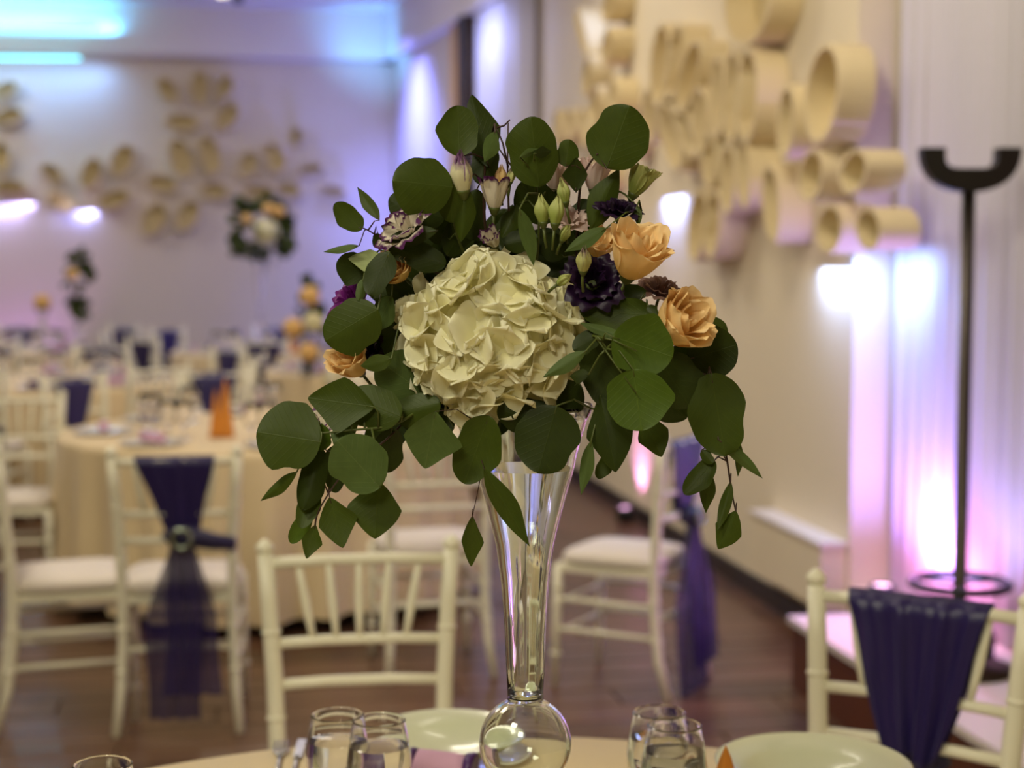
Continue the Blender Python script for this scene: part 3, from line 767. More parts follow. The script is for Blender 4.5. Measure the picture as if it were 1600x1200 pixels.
# distant settings: plates, glasses, napkins
def simple_glass_mesh():
    m = MB(); m.lathe([(.03, 0), (.03, .003), (.005, .01), (.005, .06), (.03, .08), (.038, .12), (.032, .175), (.0305, .175), (.036, .12), (.028, .083), (0, .07)], 16); return m
sg = mesh('glass', *(lambda q: (q.v, q.f))(simple_glass_mesh()), M['glass'])
nm_ = MB(); nm_.tube([(-.06, 0, .022), (.06, 0, .022)], .022, 12); npm = mesh('napkin_roll', nm_.v, nm_.f, M['pink'])
npp = mesh('napkin_roll', nm_.v, nm_.f, M['plum'])
def settings(cx, cy, r, n, where, ph=0):
    for k in range(n):
        a = 2*PI*(k+ph)/n; ca, sa = math.cos(a), math.sin(a); oc = octant(a)
        plate((cx+ca*(r-.2), cy+sa*(r-.2), ZT), 'white plate on the %s side of the %s' % (oc, where), 1.0, 'plates on the '+where)
        for j, da in ((0, -.17), (1, -.05)):
            o = bpy.data.objects.new('goblet', sg); C.objects.link(o); o.location = (cx+math.cos(a+da)*(r-.38-.04*j), cy+math.sin(a+da)*(r-.38-.04*j), ZT)
            tag(o, '%s stemmed glass at the %s place of the %s' % (('outer', 'inner')[j], oc, where), 'glass', 'glasses on the '+where)
        pc = 'plum' if k % 3 == 0 else 'pink'
        o = bpy.data.objects.new('rolled_napkin', npp if k % 3 == 0 else npm); C.objects.link(o)
        o.location = (cx+ca*(r-.2), cy+sa*(r-.2), ZT+.010); o.rotation_euler = (0, 0, a+PI/2)
        tag(o, '%s napkin roll on the %s plate of the %s' % (pc, oc, where), 'napkin', 'napkins on the '+where)
settings(-1.15, 7.1, .92, 8, 'middle table', .3)
for i, (x, y, r, w_) in enumerate(FT):
    settings(x, y, r, 8, w_, .3)
    if i != 2:
        peaked_napkin((x+.25*(1 if i % 2 else -1), y-.40, ZT), .25, 'orange napkin standing on the ' + w_)

# ------------------------------------------------------------------ coat stand
cs = rw(4.72, .135, .26)
e = empty('coat_stand', cs, 0, 'black coat stand with a curved top and umbrella ring before the violet curtain', 'coat stand')
def zpx(py, Y): return CAMZ + (at(0, py, Y).z-CAMZ)
Yp = cs.y; z_top = at(1505, 300, Yp).z - .26; zr = at(1500, 912, Yp).z - .26
m = MB(); m.lathe([(.17, 0), (.17, .012), (.03, .03), (.022, .05), (.0205, z_top)], 24); m.build('pole', M['pole'], e)
def arc_tube(r, z, rr, a0=0, a1=2*PI, n=40):
    m = MB(); m.tube([(r*math.cos(a0+(a1-a0)*k/n), r*math.sin(a0+(a1-a0)*k/n), z) for k in range(n+1)], rr, 10); return m
arc_tube(.145, zr, .014).build('umbrella_ring', M['black'], e)
for k in range(3):
    a = 2*PI*k/3+.4; m = MB(); m.tube([(0, 0, zr), (.145*math.cos(a), .145*math.sin(a), zr)], .006); m.build('ring_spoke', M['black'], e)
# U-shaped head
m = MB(); n = 26; V = []; Fc = []
for k in range(n+1):
    a = PI*k/n; c_, s_ = math.cos(a), math.sin(a)
    kq = (abs(c_)**2.6+abs(s_)**2.6)**(-1/2.6); ki = (abs(c_)**5+abs(s_)**5)**(-1/5)
    ox, oz = -.150*c_*(kq*.5+.5), -.134*s_*(kq*.3+.7)
    ix, iz = -.080*c_*ki, -.062*s_*ki
    for dy in (-.03, .03):
        V.append((ox, dy, oz)); V.append((ix, dy, iz-.0))
for k in range(n):
    b = k*4; Fc += [(b, b+4, b+5, b+1), (b+2, b+3, b+7, b+6), (b, b+2, b+6, b+4), (b+1, b+5, b+7, b+3)]
Fc += [(0, 1, 3, 2), (n*4, n*4+2, n*4+3, n*4+1)]
hd = bpy.data.objects.new('head', mesh('head', V, Fc, M['black'])); link(hd, e); hd.location = (0, 0, z_top+.132); autosmooth(hd, 50)

# ------------------------------------------------------------------ vase
VX, VY = 0.0145, 1.65
def zv(py): return at(820, py, VY).z
S_ = VY/F
e = empty('trumpet_vase', (VX, VY, ZT), 0, 'tall clear glass trumpet vase with a round bulb, holding the flowers', 'vase')
def off(z): return z - ZT
zc = zv(1160); rb = 74*S_
outer = [(.062, 0), (.060, .004), (.035, .018), (.016, .05), (.0105, .10), (.010, off(zc)-rb-.004)]
for k in range(-8, 9):
    a = k/9*PI/2; 
    if rb*math.cos(a) > .0105: outer.append((rb*math.cos(a), off(zc)+rb*math.sin(a)))
prof = [(1092, 29), (1080, 28.5), (1040, 30.5), (980, 33), (910, 38), (850, 46), (790, 61), (730, 78), (690, 87), (655, 98), (635, 108)]
tp = [(r*S_, off(zv(y))) for y, r in prof]
m = MB(); m.lathe(outer + [(.017, off(zc)+rb+.000)] + [(.0, off(zc)+rb+.001)], 56)
i_ = [];
for k in range(-9, 10):
    a = k/9*PI/2; i_.append((max(0, (rb-.0035)*math.cos(a)), off(zc)+(rb-.0035)*math.sin(a)))
m.lathe(list(reversed(i_)), 56); autosmooth(m.build('bulb', M['vase'], e), 50)
inn = [(max(r-.0032-(.004 if i == 0 else 0), .002), z + (.003 if i == 0 else 0)) for i, (r, z) in enumerate(tp)]
m = MB(); m.lathe([(0, tp[0][1]-.001)] + tp + [(tp[-1][0]-.0015, tp[-1][1]+.002)] + list(reversed(inn)) + [(0, inn[0][1])], 56,
                  wob=lambda a, z: 1+.010*math.sin(a*7+z*9)+.006*math.sin(a*11-z*14)); autosmooth(m.build('trumpet', M['vase'], e), 50)
# crystals of water gel inside trumpet top
wz = zv(700)
tpw = [(r-.0040, z) for r, z in tp if z < off(zv(725))]
m = MB(); m.lathe([(0, tpw[0][1]+.006)] + [(max(r-.002, .002), z+.006) for r, z in tpw[:1]] + tpw[1:] + [(0, tpw[-1][1])], 40); autosmooth(m.build('water', M['water'], e), 50)

# ------------------------------------------------------------------ leaves
def leaf_outline(kind, t):
    if kind == 'round': return .5*max(0, 1-abs(2*t-1)**(2.5 if t < .5 else 2.1))**.56
    if kind == 'heart': return .53*(math.sin(PI*t**.72)**.6)
    if kind == 'rhomb':
        return .52*(min(t/.48, (1-t)/.52)**.72)*(.93+.07*math.sin(PI*t))
    if kind == 'lance': return .5*(math.sin(PI*t**.85)**1.0)
    return .5*math.sin(PI*t)**.7
def leaf_mesh(kind, seed, curl=.15, mat=None):
    rnd = random.Random(seed); nu, nv = 18, 4; v = []; f = []
    ph = rnd.uniform(0, 6); wav = rnd.uniform(.012, .030) if kind != 'lance' else .012
    cup = rnd.uniform(.05, .28)*(1 if rnd.random() < .7 else -1)*(.5 if kind == 'lance' else 1); bend = rnd.uniform(-.12, .12)
    for i in range(nu+1):
        t = (1-math.cos(PI*i/nu))/2
        hw = leaf_outline(kind, min(max(t, 0.0), 1.0)); hw *= 1+.05*math.sin(t*7+ph)+(.03*math.sin(t*17+ph) if kind == 'round' else 0)
        for j in range(-nv, nv+1):
            s = j/nv
            hw_ = hw*(1+.06*math.sin(t*9+ph+s*2))
            z = cup*(abs(s)**1.6)*hw*.9 + wav*math.sin(t*8+ph*2+s)*abs(s) + curl*(t*t-t)*.6*-1 + .012*math.exp(-abs(s)*6)*-1
            v.append((t, s*hw_ + bend*math.sin(PI*t)*.5, z))
    n = 2*nv+1
    for i in range(nu):
        for j in range(n-1): f.append((i*n+j, (i+1)*n+j, (i+1)*n+j+1, i*n+j+1))
    return mesh('leaf', v, f, mat)
LM = {}
def get_leaf(kind, tone, k):
    key = (kind, tone, k)
    if key not in LM: LM[key] = leaf_mesh(kind, hash((ord(kind[0])*7+ord(kind[1]), k)) % 1000 if False else ord(kind[0])*13+k*7, [.12, -.1, .22][k % 3], LEAF[tone])
    return LM[key]
lr = random.Random(5)
class Sprig:
    def __init__(s, label, stem, red=False, r=.0016):
        s.pts = [at(a, b, c) for a, b, c in stem]; s.e = empty('eucalyptus_sprig', s.pts[0], label=label, cat='foliage', group='eucalyptus sprigs in the vase')
        s.m = MB(); s.mat = M['stemred'] if red else M['stem']; s.r = r
        # smooth stem
        P_ = []
        for i in range(len(s.pts)-1):
            p0 = s.pts[max(i-1, 0)]; p1 = s.pts[i]; p2 = s.pts[i+1]; p3 = s.pts[min(i+2, len(s.pts)-1)]
            for k in range(6):
                t = k/6; P_.append(.5*((2*p1)+(p2-p0)*t+(2*p0-5*p1+4*p2-p3)*t*t+(3*p1-p0-3*p2+p3)*t**3))
        P_.append(s.pts[-1]); s.P = P_
        s.m.tube([p-s.e.location for p in P_], [r*(1.2-.7*i/len(P_)) for i in range(len(P_))], 6)
    def leaf(s, bx, by, tx, ty, w, Y, tone='m', kind='round', roll=None, tilt=None, stalk=True):
        tilt = lr.uniform(-.014, .014) if tilt is None else tilt
        if kind == 'round' and w > 25:
            ex, ey = (tx-bx)*.06, (ty-by)*.06; bx, by, tx, ty, w = bx-ex, by-ey, tx+ex, ty+ey, w*1.10
        b = at(bx, by, Y); t = at(tx, ty, Y+tilt)
        ax = t-b; L = ax.length; x = ax.normalized()
        view = (b-O).normalized(); wd = view.cross(x).normalized()
        roll = lr.uniform(-.45, .45) if roll is None else roll
        nz = x.cross(wd).normalized()
        wv = (wd*math.cos(roll) + nz*math.sin(roll)).normalized(); nz = x.cross(wv)
        W = w*Y/F/max(.5, math.cos(roll))
        me = get_leaf(kind, tone, lr.randrange(4))
        o = bpy.data.objects.new('leaf', me); link(o, s.e)
        mt = Matrix.Identity(4)
        for r_ in range(3):
            mt[r_][0] = x[r_]*L; mt[r_][1] = wv[r_]*W; mt[r_][2] = nz[r_]*L*.9; mt[r_][3] = (b-s.e.location)[r_]
        o.matrix_basis = mt
        if stalk:
            c = min(s.P, key=lambda p: (p-b).length)
            d = (c-b); mid = b + d*.5 + Vector((0, 0, .006)) - x*.002
            if d.length < .09:
                s.m.tube([p-s.e.location for p in (c, mid, b, b+x*L*.12)], [s.r*.9, s.r*.6, s.r*.55, s.r*.35], 5)
    def done(s): s.m.build('stem', s.mat, s.e)
FY = 1.555; MY = 1.60; BY = 1.66
s = Sprig('eucalyptus sprig topping the bouquet at upper left, above the lilac tipped bud', [(770, 440, 1.66), (757, 340, 1.64), (758, 260, 1.63), (770, 206, 1.62)], True)
s.leaf(718, 240, 716, 169, 57, 1.60, 'm', 'round', .1); s.leaf(764, 262, 737, 148, 62, 1.625, 'd', 'rhomb', .1); s.leaf(774, 205, 757, 254, 26, 1.59, 'g', 'lance', .3)
s.leaf(726, 284, 720, 378, 40, 1.60, 'm', 'rhomb', .1); s.leaf(762, 225, 752, 285, 40, 1.64, 'd', 'round'); s.leaf(745, 300, 738, 372, 34, 1.65, 'd', 'round'); s.done()
s = Sprig('eucalyptus sprig with the big round leaf left of the lilac tipped bud', [(745, 440, 1.66), (715, 370, 1.63), (700, 295, 1.60)])
s.leaf(702, 292, 618, 283, 82, 1.59, 'm', 'round', .05); s.leaf(690, 340, 612, 312, 56, 1.63, 'd', 'round', .2); s.leaf(700, 290, 706, 345, 42, 1.595, 'm', 'round'); s.leaf(700, 372, 652, 334, 46, 1.64, 'd', 'round'); s.leaf(735, 340, 700, 396, 40, 1.65, 'd'); s.done()
s = Sprig('eucalyptus sprig with one large leaf above the white hydrangea, top centre', [(835, 440, 1.66), (842, 360, 1.63), (838, 282, 1.61)])
s.leaf(842, 286, 830, 188, 72, 1.60, 'm', 'round', .1); s.leaf(812, 246, 842, 232, 12, 1.58, 'g', 'lance', .2); s.leaf(835, 240, 862, 236, 18, 1.585, 'd', 'lance', .2)
s.leaf(862, 342, 816, 288, 56, 1.635, 'd', 'round'); s.leaf(808, 318, 784, 372, 34, 1.64, 'm', 'rhomb', .2); s.leaf(812, 326, 834, 416, 26, 1.56, 'g', 'lance', .3); s.leaf(790, 382, 838, 372, 34, 1.63, 'd', 'round'); s.leaf(870,300,868,345,30,1.65,'d'); s.done()
s = Sprig('eucalyptus sprig with the largest round leaf at the top right', [(900, 440, 1.66), (903, 340, 1.64), (908, 285, 1.62), (921, 256, 1.61), (934, 240, 1.60)], True)
s.leaf(950, 258, 982, 170, 86, 1.60, 'm', 'round', .05); s.leaf(884, 258, 889, 220, 32, 1.61, 'm', 'round'); s.leaf(900, 300, 900, 246, 38, 1.615, 'd', 'rhomb', .2)
s.leaf(893, 338, 922, 316, 26, 1.64, 'd', 'round'); s.done()
s = Sprig('pointed green sprig between the green buds and the upper peach rose', [(890, 440, 1.66), (930, 370, 1.64), (962, 300, 1.63), (1002, 330, 1.61)])
s.leaf(922, 360, 968, 262, 44, 1.62, 'm', 'lance', .1); s.leaf(996, 320, 998, 355, 12, 1.60, 'm', 'lance', .1); s.leaf(948, 356, 882, 394, 24, 1.57, 'g', 'lance', .2)
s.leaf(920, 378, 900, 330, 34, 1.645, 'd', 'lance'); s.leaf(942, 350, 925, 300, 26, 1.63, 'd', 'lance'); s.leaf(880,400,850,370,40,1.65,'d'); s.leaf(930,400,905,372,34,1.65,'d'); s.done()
s = Sprig('thin leafed twig reaching out at the upper left of the bouquet', [(690, 430, 1.66), (630, 400, 1.62), (585, 366, 1.60), (563, 354, 1.59)], True, .0011)
s.leaf(563, 357, 525, 320, 32, 1.59, 'm', 'round', .1); s.leaf(593, 344, 558, 292, 20, 1.59, 'm', 'lance', .2); s.leaf(561, 384, 505, 394, 12, 1.59, 'g', 'lance', .5); s.leaf(590, 364, 588, 388, 15, 1.60, 'd', 'round')
s.leaf(684, 360, 594, 380, 30, 1.585, 'd', 'lance', .2); s.leaf(692, 412, 612, 386, 40, 1.60, 'd', 'round', .2); s.done()
s = Sprig('dark leafed sprig at the left side beside the plum petals', [(700, 500, 1.66), (640, 470, 1.64), (600, 430, 1.62), (575, 410, 1.61)])
s.leaf(572, 424, 528, 412, 46, 1.61, 'd', 'round'); s.leaf(606, 408, 544, 404, 34, 1.59, 'l', 'rhomb', .5); s.leaf(607, 398, 578, 458, 40, 1.58, 'd', 'round', .3); s.leaf(568, 436, 560, 470, 16, 1.585, 'g', 'round')
s.leaf(586, 486, 512, 530, 76, 1.575, 'm', 'round', .05); s.leaf(612, 462, 582, 522, 38, 1.60, 'g', 'lance', .5); s.leaf(640, 480, 602, 556, 52, 1.62, 'd', 'round'); s.leaf(612, 560, 563, 572, 28, 1.58, 'm', 'lance', .2)
s.leaf(642, 470, 606, 440, 34, 1.635, 'd'); s.leaf(600, 520, 560, 560, 40, 1.66, 'd'); s.done()
s = Sprig('sprig of wide leaves at the lower left beside the hydrangea', [(700, 600, 1.66), (655, 640, 1.60), (610, 665, 1.575), (550, 672, 1.565), (492, 678, 1.56)])
s.leaf(672, 622, 596, 566, 80, 1.61, 'g', 'round', .05); s.leaf(585, 636, 481, 622, 86, 1.565, 'm', 'rhomb', .05); s.leaf(622, 650, 548, 618, 64, 1.57, 'm', 'round', .1); s.leaf(684, 630, 614, 646, 46, 1.585, 'm', 'round', .2)
s.leaf(496, 690, 406, 676, 100, 1.555, 'm', 'round', .05); s.leaf(500, 665, 502, 702, 28, 1.58, 'b', 'round'); s.leaf(545, 658, 528, 708, 40, 1.575, 'g', 'rhomb', .2)
s.leaf(590, 758, 530, 692, 80, 1.545, 'g', 'round', .05); s.leaf(464, 737, 407, 783, 20, 1.56, 'm', 'lance', .3); s.leaf(612, 672, 606, 735, 42, 1.59, 'd', 'round'); s.leaf(705, 668, 628, 640, 60, 1.615, 'd', 'round', .1); s.leaf(640, 655, 575, 690, 50, 1.62, 'd', 'round', .1); s.leaf(560, 640, 520, 690, 36, 1.60, 'm', 'rhomb', .2); s.done()
s = Sprig('drooping sprig whose small leaves hang lowest at the left', [(640, 650, 1.62), (600, 690, 1.58), (545, 730, 1.575), (502, 790, 1.57), (492, 824, 1.57)], True, .0012)
s.leaf(498, 704, 474, 792, 40, 1.575, 'd', 'round', .2); s.leaf(522, 700, 524, 766, 34, 1.585, 'd', 'round'); s.leaf(590, 752, 586, 842, 88, 1.57, 'm', 'rhomb', .05); s.leaf(515, 777, 536, 856, 60, 1.565, 'm', 'rhomb', .1)
s.leaf(492, 758, 472, 822, 32, 1.58, 'm', 'round', .2); s.leaf(484, 800, 456, 846, 26, 1.60, 'b', 'round'); s.leaf(493, 820, 479, 873, 32, 1.57, 'm', 'rhomb', .1); s.done()
s = Sprig('sprig hanging in front of the vase under the hydrangea', [(720, 610, 1.63), (745, 660, 1.58), (752, 730, 1.57), (738, 808, 1.57)], True, .0008)
s.leaf(680, 643, 664, 732, 90, 1.545, 'g', 'rhomb', .05); s.leaf(762, 655, 727, 750, 66, 1.56, 'm', 'round', .1); s.leaf(738, 806, 736, 885, 34, 1.57, 'm', 'rhomb', .1); s.leaf(756, 732, 828, 854, 36, 1.56, 'm', 'lance', .15); s.done()
s = Sprig('sprig with two bright overlapping heart shaped leaves right of the hydrangea', [(880, 570, 1.66), (905, 540, 1.60), (930, 525, 1.555), (948, 545, 1.55)])
s.leaf(962, 528, 1046, 556, 86, 1.545, 'b', 'round', .05); s.leaf(990, 582, 1002, 668, 92, 1.54, 'b', 'round', .05); s.leaf(926, 528, 955, 632, 62, 1.575, 'd', 'round', .2)
s.leaf(934, 524, 898, 546, 30, 1.56, 'd', 'round'); s.leaf(916, 548, 848, 590, 24, 1.525, 'g', 'lance', .2); s.leaf(978, 526, 905, 504, 18, 1.55, 'g', 'lance', .3); s.leaf(920, 585, 890, 588, 22, 1.56, 'd', 'lance')
s.m.tube([at(930, 525, 1.553)-s.e.location, at(962, 570, 1.545)-s.e.location, at(994, 614, 1.5345)-s.e.location], [.0012, .001, .0006], 6); s.m.tube([at(930, 525, 1.553)-s.e.location, at(960, 532, 1.545)-s.e.location, at(996, 549, 1.538)-s.e.location], [.0012, .001, .0006], 6); s.done()
s = Sprig('sprig of large dark leaves at the right below the lower peach rose', [(930, 560, 1.66), (1010, 570, 1.64), (1080, 580, 1.61), (1115, 600, 1.60), (1126, 690, 1.59)], True)
s.leaf(1030, 560, 1076, 632, 74, 1.59, 'd', 'round', .1); s.leaf(1080, 560, 1148, 540, 78, 1.615, 'd', 'round', .1); s.leaf(1090, 536, 1132, 508, 50, 1.63, 'm', 'round', .1); s.leaf(1112, 590, 1132, 706, 82, 1.585, 'm', 'round', .05)
s.leaf(1122, 686, 1192, 748, 20, 1.58, 'g', 'lance', .2); s.leaf(1060, 540, 1100, 600, 50, 1.63, 'd'); s.done()
s = Sprig('drooping sprig hanging at the far right end of the bouquet', [(1110, 640, 1.62), (1132, 700, 1.60), (1142, 760, 1.595), (1150, 802, 1.59)], True, .0012)
s.leaf(1114, 722, 1072, 770, 32, 1.59, 'm', 'round', .2); s.leaf(1106, 730, 1103, 802, 26, 1.60, 'm', 'lance', .2); s.leaf(1142, 752, 1120, 830, 20, 1.59, 'm', 'lance', .2); s.leaf(1150, 798, 1122, 858, 46, 1.585, 'm', 'rhomb', .15)
s.leaf(1096, 704, 1114, 724, 18, 1.59, 'm', 'round'); s.leaf(1155, 690, 1153, 745, 14, 1.60, 'g', 'lance', .3); s.done()
s = Sprig('sprig of dark leaves below the hydrangea, over the right side of the vase', [(850, 600, 1.66), (900, 625, 1.62), (930, 640, 1.59), (1000, 650, 1.58)])
s.leaf(938, 618, 962, 738, 76, 1.575, 'd', 'rhomb', .1); s.leaf(1004, 648, 1034, 714, 52, 1.58, 'm', 'rhomb', .1); s.leaf(924, 688, 908, 774, 22, 1.57, 'g', 'lance', .2); s.leaf(953, 712, 934, 748, 24, 1.60, 'm', 'round', .2)
s.leaf(868, 640, 842, 734, 92, 1.565, 'd', 'round', .05); s.leaf(782, 640, 866, 668, 56, 1.575, 'd', 'round', .1); s.leaf(900, 600, 870, 640, 50, 1.60, 'd'); s.leaf(800, 655, 740, 640, 60, 1.61, 'd', 'round', .1); s.leaf(1010, 600, 1070, 650, 60, 1.62, 'd', 'round', .1); s.done()
s = Sprig('dark sprig behind the hydrangea, pointing towards the lower peach rose', [(880, 500, 1.66), (940, 485, 1.63), (1012, 480, 1.60)])
s.leaf(1016, 492, 912, 486, 48, 1.585, 'm', 'round', .15); s.leaf(1010, 458, 948, 456, 26, 1.63, 'd', 'round', .2); s.leaf(1012, 478, 1028, 492, 14, 1.575, 'd', 'round'); s.leaf(990, 505, 930, 540, 44, 1.62, 'd'); s.leaf(1030,545,985,500,40,1.63,'d'); s.done()
# darker filling behind
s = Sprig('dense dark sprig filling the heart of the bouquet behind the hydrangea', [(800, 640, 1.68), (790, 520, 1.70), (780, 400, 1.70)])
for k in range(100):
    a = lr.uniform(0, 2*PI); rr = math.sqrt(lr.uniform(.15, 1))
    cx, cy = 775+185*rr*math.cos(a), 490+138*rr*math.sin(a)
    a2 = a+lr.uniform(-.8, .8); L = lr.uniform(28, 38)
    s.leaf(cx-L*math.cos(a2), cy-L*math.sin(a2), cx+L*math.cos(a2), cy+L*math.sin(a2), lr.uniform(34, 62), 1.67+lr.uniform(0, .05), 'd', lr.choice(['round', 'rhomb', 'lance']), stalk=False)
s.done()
# bare twigs at the top
m = MB(); T0 = at(790, 300, 1.62)
e = empty('bare_twig', T0, label='thin bare twig sticking up at the top of the bouquet', cat='twig')
for pts in ([(795, 330), (793, 260), (794, 192)], [(794, 262), (786, 225), (776, 200)], [(776, 200), (788, 196), (797, 187)], [(810, 272), (790, 248), (775, 225)], [(793, 275), (803, 254), (814, 244)], [(800, 258), (810, 271)]):
    m.tube([at(a, b, 1.615)-T0 for a, b in pts], [.0012, .001, .0007][:len(pts)] if len(pts) == 3 else [.0012, .0008], 6)
m.build('stem', M['stemred'], e)
# dark floral foam core, added so gaps in the bouquet look dark
m = MB(); c0 = at(790, 540, 1.70); n = 20
m.lathe([(.062*math.cos(a)+1e-6 if abs(a) < 1.57 else 0, .085*math.sin(a)) for a in [(-PI/2+PI*k/12) for k in range(13)]], n)
fo = m.build('dark_gap_filler', M['filler']); fo.location = c0; tag(fo, 'dark green floral foam added to darken gaps in the heart of the bouquet', 'floral foam')

# ------------------------------------------------------------------ flowers
def setrim(me, vals):
    at_ = me.attributes.new('rim', 'FLOAT', 'POINT'); at_.data.foreach_set('value', vals)
def hyd_petal(seed):
    r_ = random.Random(seed); nu, nv = 12, 5; v = []; f = []; rim = []
    ph = r_.uniform(0, 6); cup = r_.uniform(-.05, .22); cr = r_.uniform(-.15, .35)
    for i in range(nu+1):
        t = math.sin(PI/2*i/nu)
        hw = .54*(max(0, 1-((t-.54)/.46)**2)**.5 if t > .54 else math.sin(PI/2*t/.54)**.8)+.02
        if i > nu*.75: hw = hw*1.0
        for j in range(-nv, nv+1):
            s_ = math.sin(j/nv*PI/2)*.4 + .6*j/nv
            z = cup*(t**2)*.8 + cr*.35*abs(s_)**2*hw - .5*cr*t*t*.3 + .045*math.sin(t*6+ph+s_*3)*t + .05*math.sin(s_*5+ph)*t*abs(s_)
            tt = t*(1-.14*s_*s_*(t > .5)*t)
            v.append((tt, s_*hw*(1+.05*math.sin(t*9+ph)), z)); rim.append(min(1, max(t**2, abs(s_)**3*.9)))
    n = 2*nv+1
    for i in range(nu):
        for j in range(n-1): f.append((i*n+j, (i+1)*n+j, (i+1)*n+j+1, i*n+j+1))
    me = mesh('petal', v, f, P['hyd']); setrim(me, rim); return me
HP = [hyd_petal(k) for k in range(8)]
def hydrangea(center, rad, label, nfl=72, petal=.042, seed=3):
    e = empty('hydrangea', center, label=label, cat='flower')
    m = MB(); m.lathe([(rad[0]*.72*math.cos(a) if abs(a) < 1.57 else 0, rad[2]*.72*math.sin(a)) for a in [(-PI/2+PI*k/10) for k in range(11)]], 16); m.build('flower_core', P['bud'], e)
    m.v and None
    r_ = random.Random(seed); G = PI*(3-5**.5); toc = (O-center).normalized(); k = 0; cnt = 0
    N = int(nfl*1.55)
    for k in range(N):
        zz = 1-2*(k+.5)/N; rr = math.sqrt(1-zz*zz); th = G*k
        nrm = Vector((rr*math.cos(th), rr*math.sin(th), zz))
        if nrm.dot(toc) < -.38: continue
        nrm = (nrm + Vector((r_.uniform(-.16, .16), r_.uniform(-.16, .16), r_.uniform(-.16, .16)))).normalized()
        rs = r_.uniform(.84, .98)
        pos = Vector((nrm.x*rad[0]*rs, nrm.y*rad[1]*rs, nrm.z*rad[2]*rs))
        n2 = (nrm + Vector((r_.uniform(-.28, .28), r_.uniform(-.28, .28), r_.uniform(-.28, .28)))).normalized()
        q = n2.to_track_quat('Z', 'Y').to_matrix().to_4x4() @ Matrix.Rotation(r_.uniform(0, 6), 4, 'Z')
        fl = bpy.data.objects.new('floret', FLC); link(fl, e); fl.matrix_basis = Matrix.Translation(pos) @ q
        cnt += 1
        lift = r_.uniform(-.30, .50)
        for j in range(4):
            o = bpy.data.objects.new('petal', HP[r_.randrange(8)]); link(o, fl)
            sz = petal*r_.uniform(.8, 1.12)
            o.matrix_basis = Matrix.Rotation(j*PI/2+r_.uniform(-.15, .15), 4, 'Z') @ Matrix.Rotation(-lift-r_.uniform(-.16, .16), 4, 'Y') @ Matrix.Rotation(r_.uniform(-.25, .25), 4, 'X') @ Matrix.Translation((.0015, 0, .0006*j)) @ Matrix.Diagonal((sz, sz*1.04, sz, 1))
    return e
q = MB(); q.lathe([(0, 0), (.0016, .0008), (.002, .002), (.0012, .0032), (0, .0036)], 8)
FLC = mesh('floret', q.v, q.f, P['hyd']); setrim(FLC, [0.0]*len(FLC.vertices))
hydrangea(at(769, 530, 1.625), Vector((.085, .070, .074)), 'big round white hydrangea at the front centre of the bouquet')

def petal_cup(r0, r1, h, th0, spread, out, mat, seed, ruffle=.0, tipcurl=.25, pinch=0.0):
    r_ = random.Random(seed); nu, nv = 12, 10; v = []; f = []; rim = []
    ph = r_.uniform(0, 6)
    for j in range(nv+1):
        t = j/nv
        wfac = (math.sin(PI*(.16+.66*t))**.75)
        if t > .8: wfac *= 1-(t-.8)*1.6*(.5+pinch)
        for i in range(nu+1):
            u = i/nu*2-1
            a = th0 + u*spread*wfac
            r = r0 + (r1-r0)*(math.sin(t*PI/2)**.8) + out*max(0, t-.62)**2*6*h
            r += ruffle*math.sin(u*9+ph)*t*t + .0012*math.sin(u*5+ph*2)*t
            z = h*(t - .12*u*u*t) - tipcurl*h*max(0, t-.80)**1.2*out*6 + ruffle*.6*math.cos(u*7+ph)*t*t
            v.append((r*math.cos(a), r*math.sin(a), z)); rim.append(min(1, max(t, abs(u)**6*.9*(t > .3), (.0))))
    n = nu+1
    for j in range(nv):
        for i in range(nu): f.append((j*n+i, j*n+i+1, (j+1)*n+i+1, (j+1)*n+i))
    me = mesh('petal', v, f, mat); setrim(me, rim); return me
